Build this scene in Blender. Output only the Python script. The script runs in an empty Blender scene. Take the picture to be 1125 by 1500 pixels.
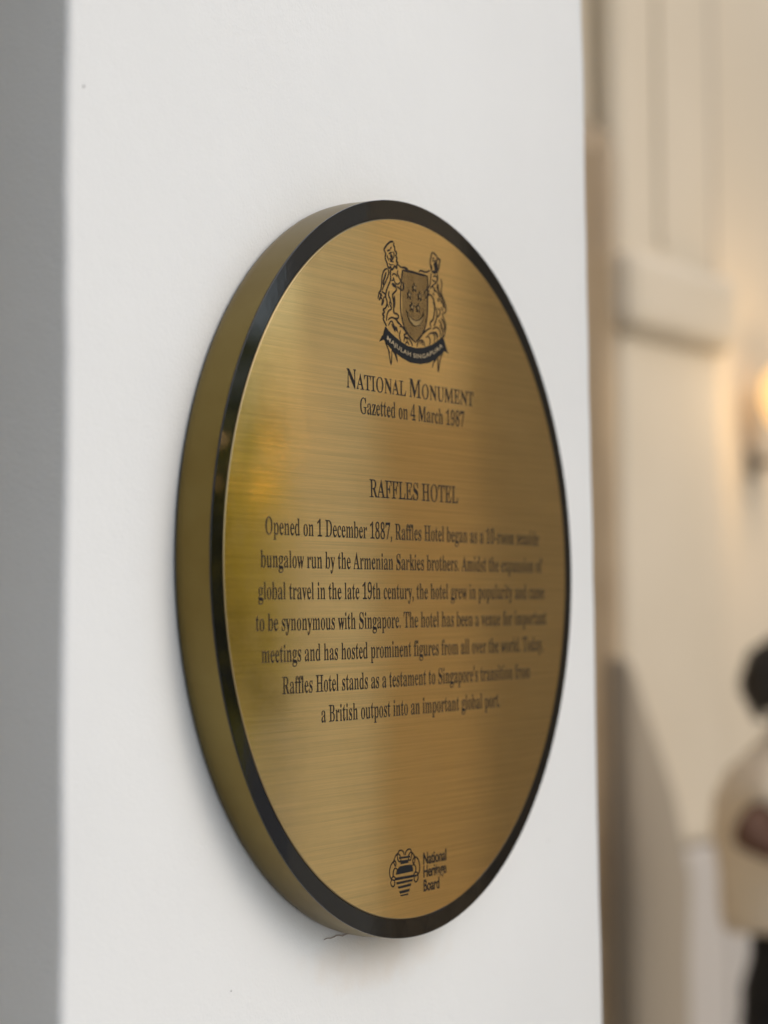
import bpy, bmesh, math, random, json
from mathutils import Vector, Matrix, Euler
random.seed(7)
S = bpy.context.scene
COL = S.collection

# ------------------------------------------------------------------ camera
F_PX = 3500.0                     # focal length in pixels of the 1125 x 1500 photograph
TH, PITCH, ROLL = 0.51749, 0.04157, -0.01094
EYE = 1.76
U = Vector((math.sin(TH), math.cos(TH), 0))      # along the pillar face, away from the camera
N = Vector((math.cos(TH), -math.sin(TH), 0))     # out of the pillar face
Vz = Vector((0, 0, 1))
C0 = Vector((0.0208794, 1.63210206, EYE + 0.02982392))   # centre of the plaque's front

def W(u, n, v):
    "wall frame -> world: u along the face, n outwards, v up from the plaque's centre"
    return C0 + U * u + N * n + Vz * v

cd = bpy.data.cameras.new('camera'); cam = bpy.data.objects.new('camera', cd); COL.objects.link(cam)
fwd = Vector((0, math.cos(PITCH), math.sin(PITCH))); right = Vector((1, 0, 0)); up = Vector((0, -math.sin(PITCH), math.cos(PITCH)))
r2 = right * math.cos(ROLL) + up * math.sin(ROLL); u2 = up * math.cos(ROLL) - right * math.sin(ROLL)
m = Matrix((r2, u2, -fwd)).transposed().to_4x4(); m.translation = Vector((0, 0, EYE)); cam.matrix_world = m
cd.sensor_fit = 'VERTICAL'; cd.sensor_height = 24; cd.sensor_width = 18; cd.lens = F_PX / 1500 * 24
cd.clip_start = 0.05; cd.clip_end = 500
cd.dof.use_dof = True; cd.dof.focus_distance = 1.55; cd.dof.aperture_fstop = 2.65
S.camera = cam

# ------------------------------------------------------------------ light
SUN_EL, SUN_AZ = math.radians(42), math.radians(110)      # azimuth from +Y towards +X
w = bpy.data.worlds.new("World"); S.world = w; w.use_nodes = True
nt = w.node_tree; bg = nt.nodes['Background']
sky = nt.nodes.new('ShaderNodeTexSky'); sky.sky_type = 'NISHITA'; sky.sun_disc = False
sky.sun_elevation = SUN_EL; sky.sun_rotation = SUN_AZ; sky.air_density = 1.0; sky.dust_density = 2.5; sky.ozone_density = 0.6
nt.links.new(sky.outputs[0], bg.inputs[0]); bg.inputs[1].default_value = 0.15
sl = bpy.data.lights.new('sun', 'SUN'); sl.energy = 0.35; sl.angle = math.radians(60); sl.color = (1, .985, .96)
so = bpy.data.objects.new('sun', sl); COL.objects.link(so)
sd = Vector((math.sin(SUN_AZ) * math.cos(SUN_EL), math.cos(SUN_AZ) * math.cos(SUN_EL), math.sin(SUN_EL)))
so.rotation_euler = sd.to_track_quat('Z', 'Y').to_euler(); so.location = sd * 30
S.view_settings.view_transform = 'Standard'; S.view_settings.look = 'None'; S.view_settings.exposure = 0.24
S.view_settings.gamma = 1
S.cycles.max_bounces = 8; S.cycles.glossy_bounces = 4; S.cycles.use_denoising = True
S.cycles.sample_clamp_indirect = 8

# ------------------------------------------------------------------ helpers
def tag(o, label=None, cat=None, group=None, kind=None):
    if label: o['label'] = label
    if cat: o['category'] = cat
    if group: o['group'] = group
    if kind: o['kind'] = kind
    return o
def empty(name, loc):
    o = bpy.data.objects.new(name, None); COL.objects.link(o); o.location = loc; o.empty_display_size = .1
    return o
def link(name, me, mat, parent=None, smooth=False):
    if mat and not me.materials: me.materials.append(mat)
    if smooth:
        for p in me.polygons: p.use_smooth = True
    o = bpy.data.objects.new(name, me); COL.objects.link(o)
    if parent:
        o.parent = parent
        o.matrix_parent_inverse = parent_world(parent).inverted()
    return o
def parent_world(o):
    m = o.matrix_basis.copy()
    while o.parent:
        m = o.parent.matrix_basis @ m if False else o.parent.matrix_basis @ o.matrix_parent_inverse @ m
        o = o.parent
    return m
def mesh(name, verts, faces):
    me = bpy.data.meshes.new(name); me.from_pydata([tuple(v) for v in verts], [], faces); me.update(); return me
def bm_obj(name, bm, mat, parent=None, smooth=False):
    me = bpy.data.meshes.new(name); bm.to_mesh(me); bm.free()
    return link(name, me, mat, parent, smooth)
def wbox(bm, u0, u1, n0, n1, z0, z1, bev=0.0):
    "box in the wall frame, z in world metres"
    vs = [bm.verts.new(W(u, n, 0) * 1.0 + Vz * (z - C0.z)) for u in (u0, u1) for n in (n0, n1) for z in (z0, z1)]
    fs = [(0,1,3,2),(4,6,7,5),(0,4,5,1),(2,3,7,6),(0,2,6,4),(1,5,7,3)]
    faces = [bm.faces.new([vs[i] for i in f]) for f in fs]
    bmesh.ops.recalc_face_normals(bm, faces=faces)
    if bev > 0:
        es = list({e for f in faces for e in f.edges})
        bmesh.ops.bevel(bm, geom=es, offset=bev, segments=3, affect='EDGES', profile=.5)
def box_obj(name, dims, mat, parent=None, bev=0.0):
    bm = bmesh.new(); wbox(bm, *dims, bev); return bm_obj(name, bm, mat, parent)

# ------------------------------------------------------------------ materials
def mat(name, color=(.5,.5,.5), rough=.5, metal=0, **kw):
    m = bpy.data.materials.new(name); m.use_nodes = True
    b = m.node_tree.nodes['Principled BSDF']
    b.inputs['Base Color'].default_value = (*color, 1); b.inputs['Roughness'].default_value = rough; b.inputs['Metallic'].default_value = metal
    for k, v in kw.items():
        b.inputs[k.replace('_', ' ')].default_value = v
    return m, m.node_tree, b
def noise_bump(nt, b, scale, strength, dist, coord='Object', detail=4, vec=None, second=None):
    tc = nt.nodes.new('ShaderNodeTexCoord'); n = nt.nodes.new('ShaderNodeTexNoise'); n.inputs['Scale'].default_value = scale; n.inputs['Detail'].default_value = detail
    nt.links.new(vec or tc.outputs[coord], n.inputs['Vector'])
    h = n.outputs[0]
    if second:
        n2 = nt.nodes.new('ShaderNodeTexNoise'); n2.inputs['Scale'].default_value = second[0]; n2.inputs['Detail'].default_value = 3
        nt.links.new(vec or tc.outputs[coord], n2.inputs['Vector'])
        mu = nt.nodes.new('ShaderNodeMath'); mu.operation = 'MULTIPLY_ADD'; mu.inputs[1].default_value = second[1]
        nt.links.new(n2.outputs[0], mu.inputs[0]); nt.links.new(h, mu.inputs[2]); h = mu.outputs[0]
    bp = nt.nodes.new('ShaderNodeBump'); bp.inputs['Strength'].default_value = strength; bp.inputs['Distance'].default_value = dist
    nt.links.new(h, bp.inputs['Height']); nt.links.new(bp.outputs[0], b.inputs['Normal'])
    return n
def vary(nt, b, c1, c2, scale, detail=4, coord='Object', lo=.35, hi=.65):
    tc = nt.nodes.new('ShaderNodeTexCoord'); n = nt.nodes.new('ShaderNodeTexNoise'); n.inputs['Scale'].default_value = scale; n.inputs['Detail'].default_value = detail
    nt.links.new(tc.outputs[coord], n.inputs['Vector'])
    r = nt.nodes.new('ShaderNodeValToRGB'); r.color_ramp.elements[0].position = lo; r.color_ramp.elements[1].position = hi
    r.color_ramp.elements[0].color = (*c1, 1); r.color_ramp.elements[1].color = (*c2, 1)
    nt.links.new(n.outputs[0], r.inputs[0]); nt.links.new(r.outputs[0], b.inputs['Base Color'])
    return r

# painted plaster of the pillar, with the beige sealant stain below the plaque
M_wall, nt, b = mat('white_painted_plaster', (.80,.80,.785), .62)
r = vary(nt, b, (.690,.704,.682), (.730,.744,.720), 3.0, 6)
noise_bump(nt, b, 480, .26, .0011, second=(70, 1.5))
tc = nt.nodes.new('ShaderNodeTexCoord'); sep = nt.nodes.new('ShaderNodeSeparateXYZ'); nt.links.new(tc.outputs['UV'], sep.inputs[0])
def mth(op, a, bb=None, c=None, clamp=False):
    n = nt.nodes.new('ShaderNodeMath'); n.operation = op; n.use_clamp = clamp
    for i, v in enumerate((a, bb, c)):
        if v is None: continue
        if isinstance(v, (int, float)): n.inputs[i].default_value = v
        else: nt.links.new(v, n.inputs[i])
    return n.outputs[0]
ux = mth('DIVIDE', mth('ADD', sep.outputs[0], .005), .085); vy = mth('DIVIDE', mth('ADD', sep.outputs[1], .262), .020)
dd = mth('SQRT', mth('ADD', mth('MULTIPLY', ux, ux), mth('MULTIPLY', vy, vy)))
ns = nt.nodes.new('ShaderNodeTexNoise'); ns.inputs['Scale'].default_value = 45; ns.inputs['Detail'].default_value = 5; nt.links.new(tc.outputs['UV'], ns.inputs['Vector'])
msk = mth('MULTIPLY', mth('SUBTRACT', 1.25, mth('ADD', dd, mth('MULTIPLY', mth('SUBTRACT', ns.outputs[0], .5), 1.2)), clamp=True), .35, clamp=True)
mx = nt.nodes.new('ShaderNodeMix'); mx.data_type = 'RGBA'
nt.links.new(msk, mx.inputs[0]); nt.links.new(r.outputs[0], mx.inputs[6]); mx.inputs[7].default_value = (.66,.52,.36,1)
nt.links.new(mx.outputs[2], b.inputs['Base Color'])

M_crack = mat('crack_line', (.36,.31,.26), .9)[0]
M_speck = mat('grey_speck', (.36,.35,.33), .9)[0]

# brushed brass of the plaque's face: fine brushing along U, lacquered
def brass(name, base, rough, aniso, coat, brush):
    m, nt, b = mat(name, base, rough, 1.0)
    b.inputs['Coat Weight'].default_value = coat; b.inputs['Coat Roughness'].default_value = .02; b.inputs['Coat IOR'].default_value = 1.45
    uv = nt.nodes.new('ShaderNodeUVMap'); uv.uv_map = 'UVMap'
    mp = nt.nodes.new('ShaderNodeMapping'); mp.inputs['Scale'].default_value = (7, 1300, 1); nt.links.new(uv.outputs[0], mp.inputs[0])
    n1 = nt.nodes.new('ShaderNodeTexNoise'); n1.inputs['Scale'].default_value = 1; n1.inputs['Detail'].default_value = 6; n1.inputs['Roughness'].default_value = .7
    nt.links.new(mp.outputs[0], n1.inputs['Vector'])
    mp2 = nt.nodes.new('ShaderNodeMapping'); mp2.inputs['Scale'].default_value = (5, 420, 1); nt.links.new(uv.outputs[0], mp2.inputs[0])
    n2 = nt.nodes.new('ShaderNodeTexNoise'); n2.inputs['Scale'].default_value = 1; n2.inputs['Detail'].default_value = 4; nt.links.new(mp2.outputs[0], n2.inputs['Vector'])
    ad = nt.nodes.new('ShaderNodeMath'); ad.operation = 'MULTIPLY_ADD'; ad.inputs[1].default_value = .45; nt.links.new(n2.outputs[0], ad.inputs[0]); nt.links.new(n1.outputs[0], ad.inputs[2])
    rr = nt.nodes.new('ShaderNodeValToRGB'); rr.color_ramp.elements[0].position = .55; rr.color_ramp.elements[1].position = 1.4 if False else 1.0
    k0, k1 = 1 - .20 * brush, 1 + .10 * brush
    rr.color_ramp.elements[0].color = (base[0]*k0, base[1]*k0, base[2]*k0, 1); rr.color_ramp.elements[1].color = (base[0]*k1+.02, base[1]*k1, base[2]*k1, 1)
    hf = nt.nodes.new('ShaderNodeMath'); hf.operation = 'MULTIPLY'; hf.inputs[1].default_value = 1.0; nt.links.new(ad.outputs[0], hf.inputs[0])
    nt.links.new(hf.outputs[0], rr.inputs[0]); nt.links.new(rr.outputs[0], b.inputs['Base Color'])
    bp = nt.nodes.new('ShaderNodeBump'); bp.inputs['Strength'].default_value = .10 * brush; bp.inputs['Distance'].default_value = .00012
    nt.links.new(ad.outputs[0], bp.inputs['Height']); nt.links.new(bp.outputs[0], b.inputs['Normal'])
    sm = nt.nodes.new('ShaderNodeTexNoise'); sm.inputs['Scale'].default_value = 14; sm.inputs['Detail'].default_value = 7; sm.inputs['Roughness'].default_value = .65; nt.links.new(uv.outputs[0], sm.inputs['Vector'])
    mr = nt.nodes.new('ShaderNodeMapRange'); mr.inputs['From Min'].default_value = .35; mr.inputs['From Max'].default_value = .7; mr.inputs['To Min'].default_value = rough * .75; mr.inputs['To Max'].default_value = rough * 1.9
    nt.links.new(sm.outputs[0], mr.inputs['Value']); nt.links.new(mr.outputs[0], b.inputs['Roughness'])
    mc = nt.nodes.new('ShaderNodeMapRange'); mc.inputs['From Min'].default_value = .45; mc.inputs['From Max'].default_value = .75; mc.inputs['To Min'].default_value = .015; mc.inputs['To Max'].default_value = .16
    nt.links.new(sm.outputs[0], mc.inputs['Value']); nt.links.new(mc.outputs[0], b.inputs['Coat Roughness'])
    b.inputs['Anisotropic'].default_value = aniso; b.inputs['Anisotropic Rotation'].default_value = .25
    tg = nt.nodes.new('ShaderNodeTangent'); tg.direction_type = 'UV_MAP'; tg.uv_map = 'UVMap'; nt.links.new(tg.outputs[0], b.inputs['Tangent'])
    return m
M_face = brass('brushed_brass', (.95,.69,.285), .095, .68, .45, 1.0)
M_edge = mat('polished_brass_edge', (.50,.37,.18), .35, 1.0)[0]
M_edge_highlight = mat('letter_edge_highlight', (.72,.57,.34), .18, 1.0)[0]  # metal of the outline that stands for highlights on letter edges
M_case, nt, b = mat('satin_brass_casing', (.18,.13,.04), .36, 1.0)
noise_bump(nt, b, 900, .05, .0003)
vary(nt, b, (.165,.115,.034), (.20,.15,.052), 14, 6)
M_black, nt, b = mat('glossy_black_enamel', (.003,.003,.003), .04, 0, IOR=1.46, Coat_Weight=.0, Coat_Roughness=.03)
noise_bump(nt, b, 30, .05, .001, detail=3, second=(200, .15))
M_ink, nt, b = mat('black_engraving_paint', (.012,.008,.006), .6, Specular_IOR_Level=.15)
M_ink2, nt, b = mat('blue_black_enamel_fill', (.010,.0105,.011), .6, Specular_IOR_Level=.12)

# ------------------------------------------------------------------ pillar
def prof(v, side):      # slightly battered edges, u at height v above the plaque's centre
    if side < 0: t = [(-2,-.364),(-.98,-.362),(-.256,-.359),(-.106,-.356),(.124,-.350),(.319,-.3475),(3,-.345)]
    else: t = [(-2,.366),(-.367,.359),(-.146,.357),(.078,.354),(.246,.352),(.472,.348),(3,.335)]
    for (a, x), (c, y) in zip(t, t[1:]):
        if a <= v <= c: return x + (y - x) * (v - a) / (c - a)
    return t[0][1] if v < t[0][0] else t[-1][1]
T = 0.028               # thickness of the plaque: the pillar's face lies at n = -T
pillar = empty('plaster_pillar', W(0, -T - .18, 0) - Vz * C0.z)
tag(pillar, 'white plastered pillar carrying the round brass plaque', 'pillar')
def pillar_shaft():
    rnd = random.Random(3); DEP = .36; RC = .006
    zs = [0.0, .3, .7, 1.0] + [1.1 + i * .03 for i in range(48)] + [2.7, 3.2, 3.8, 4.4]
    vs, fs, uvs = [], [], []
    ring = None
    for z in zs:
        v = z - C0.z; a, c = prof(v, -1), prof(v, 1)
        wv = .0007 * math.sin(v * 23) + .0005 * rnd.uniform(-1, 1); wr = .0008 * math.sin(v * 17 + 1) + .0006 * rnd.uniform(-1, 1)
        a += wv; c += wr
        pts = []
        for k in range(5):      # near vertical arris
            t = k / 4 * math.pi / 2; pts.append((a + RC - RC * math.cos(t), -T - RC + RC * math.sin(t)))
        for k in range(1, 12): pts.append((a + RC + (c - a - 2*RC) * k / 12, -T))
        for k in range(5):
            t = k / 4 * math.pi / 2; pts.append((c - RC + RC * math.sin(t), -T - RC + RC * math.cos(t)))
        pts += [(c, -T - DEP), (a, -T - DEP)]
        base = len(vs)
        for (uu, nn) in pts: vs.append(W(uu, nn, v)); uvs.append((uu, v))
        n = len(pts)
        if ring is not None:
            for k in range(n):
                fs.append((ring + k, ring + (k+1) % n, base + (k+1) % n, base + k))
        ring = base
    n = len(pts); fs.append(tuple(range(n))[::-1]); fs.append(tuple(range(ring, ring + n)))
    me = mesh('shaft', vs, fs)
    ul = me.uv_layers.new(name='UVMap')
    for l in me.loops: ul.data[l.index].uv = uvs[l.vertex_index]
    bm = bmesh.new(); bm.from_mesh(me); bmesh.ops.recalc_face_normals(bm, faces=bm.faces); bm.to_mesh(me); bm.free()
    for p in me.polygons: p.use_smooth = len(p.vertices) == 4 and p.area < .2
    return me
link('shaft', pillar_shaft(), M_wall, pillar)
# hairline crack and paint specks by the plaque's lower edge
def wall_strip(name, pts, wd, material, parent, n=-T + .0004):
    vs, fs = [], []
    for i, (u_, v_) in enumerate(pts):
        a = pts[max(0, i-1)]; c = pts[min(len(pts)-1, i+1)]
        dx, dy = c[0]-a[0], c[1]-a[1]; l = math.hypot(dx, dy) or 1
        ww = wd * (.35 + .65 * math.sin(math.pi * (i + .5) / len(pts))) / 2
        for s in (-1, 1):
            for h in (0, .0003): vs.append(W(u_ - dy/l*ww*s, n + h, v_ + dx/l*ww*s))
    for i in range(len(pts) - 1):
        b0 = 4*i
        fs += [(b0+1, b0+5, b0+7, b0+3), (b0, b0+1, b0+5, b0+4), (b0+2, b0+6, b0+7, b0+3)]
    return link(name, mesh(name, vs, fs), material, parent)
wall_strip('crack', [(-.080+i*.0040, -.2445 + .0004*math.sin(i*1.9) + .00012*i*(i<6)) for i in range(13)], .0008, M_crack, pillar)
for (u_, v_, s_) in [(-.335, .272, .0011), (-.19, -.262, .0006), (.26, -.21, .0006)]:
    bm = bmesh.new(); c = bm.verts.new(W(u_, -T + .0007, v_))
    ring = [bm.verts.new(W(u_ + s_*math.cos(t)*random.uniform(.7,1.2), -T + .0002, v_ + s_*math.sin(t)*random.uniform(.7,1.2))) for t in [i*math.pi/4 for i in range(8)]]
    for i in range(8): bm.faces.new((c, ring[i], ring[(i+1) % 8]))
    bm_obj('paint_speck', bm, M_speck, pillar)

# ------------------------------------------------------------------ plaque
R = .25; RI = R * .949
plaque = empty('brass_plaque', W(0, -T, -R))
tag(plaque, 'round brass monument plaque with black rim and engraved text on the white pillar', 'plaque')
def lathe(name, prof_, material, seg=256, closed=True, smooth_ang=40):
    "profile of (radius, n) points turned round the plaque's axis"
    vs, fs = [], []; k = len(prof_)
    for s in range(seg):
        t = 2 * math.pi * s / seg
        for (r_, n_) in prof_: vs.append(W(r_ * math.cos(t), n_, r_ * math.sin(t)))
    for s in range(seg):
        a, c = s * k, ((s + 1) % seg) * k
        for i in range(k if closed else k - 1):
            j = (i + 1) % k; fs.append((a + i, c + i, c + j, a + j))
    me = mesh(name, vs, fs)
    bm = bmesh.new(); bm.from_mesh(me); bmesh.ops.recalc_face_normals(bm, faces=bm.faces); bm.to_mesh(me); bm.free()
    for p in me.polygons: p.use_smooth = True
    me.set_sharp_from_angle(angle=math.radians(smooth_ang))
    return me
rb = .0016
link('casing', lathe('casing', [(R-.02, -T+.0002), (R-.0035, -T+.0002), (R-.0018, -T+.0012), (R-.0006, -T+.0035), (R, -T+.008), (R, -.0012), (R-.012, -.0012)], M_case), M_case, plaque)
link('rim', lathe('rim', [(R-.0144, -.0011), (R, -.0011), (R, -.0003), (R-.0003, 0.0), (RI+.0006, 0.0), (RI+.0002, -.0003), (RI+.0002, -.0011)], M_black, smooth_ang=25), M_black, plaque)
def disc():
    seg = 256; prof_ = [(RI, -.0009), (RI-.0001, .0001), (RI-.0006, .0007)]
    bm = bmesh.new(); rings = []
    for (r_, n_) in prof_: rings.append([bm.verts.new(W(r_*math.cos(2*math.pi*s/seg), n_, r_*math.sin(2*math.pi*s/seg))) for s in range(seg)])
    for a, c in zip(rings, rings[1:]):
        for s in range(seg): bm.faces.new((a[s], a[(s+1) % seg], c[(s+1) % seg], c[s]))
    f = bm.faces.new(rings[-1])
    bmesh.ops.recalc_face_normals(bm, faces=bm.faces)
    me = bpy.data.meshes.new('face_sheet'); bm.to_mesh(me); bm.free()
    ul = me.uv_layers.new(name='UVMap')
    for l in me.loops:
        d = me.vertices[l.vertex_index].co - C0; ul.data[l.index].uv = (d.dot(U), d.z)
    me.materials.append(M_face); me.materials.append(M_edge)
    for p in me.polygons: p.material_index = 1 if len(p.vertices) == 4 else 0
    return me
link('face_sheet', disc(), M_face, plaque)
FN = .0007              # n of the brass face

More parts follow.
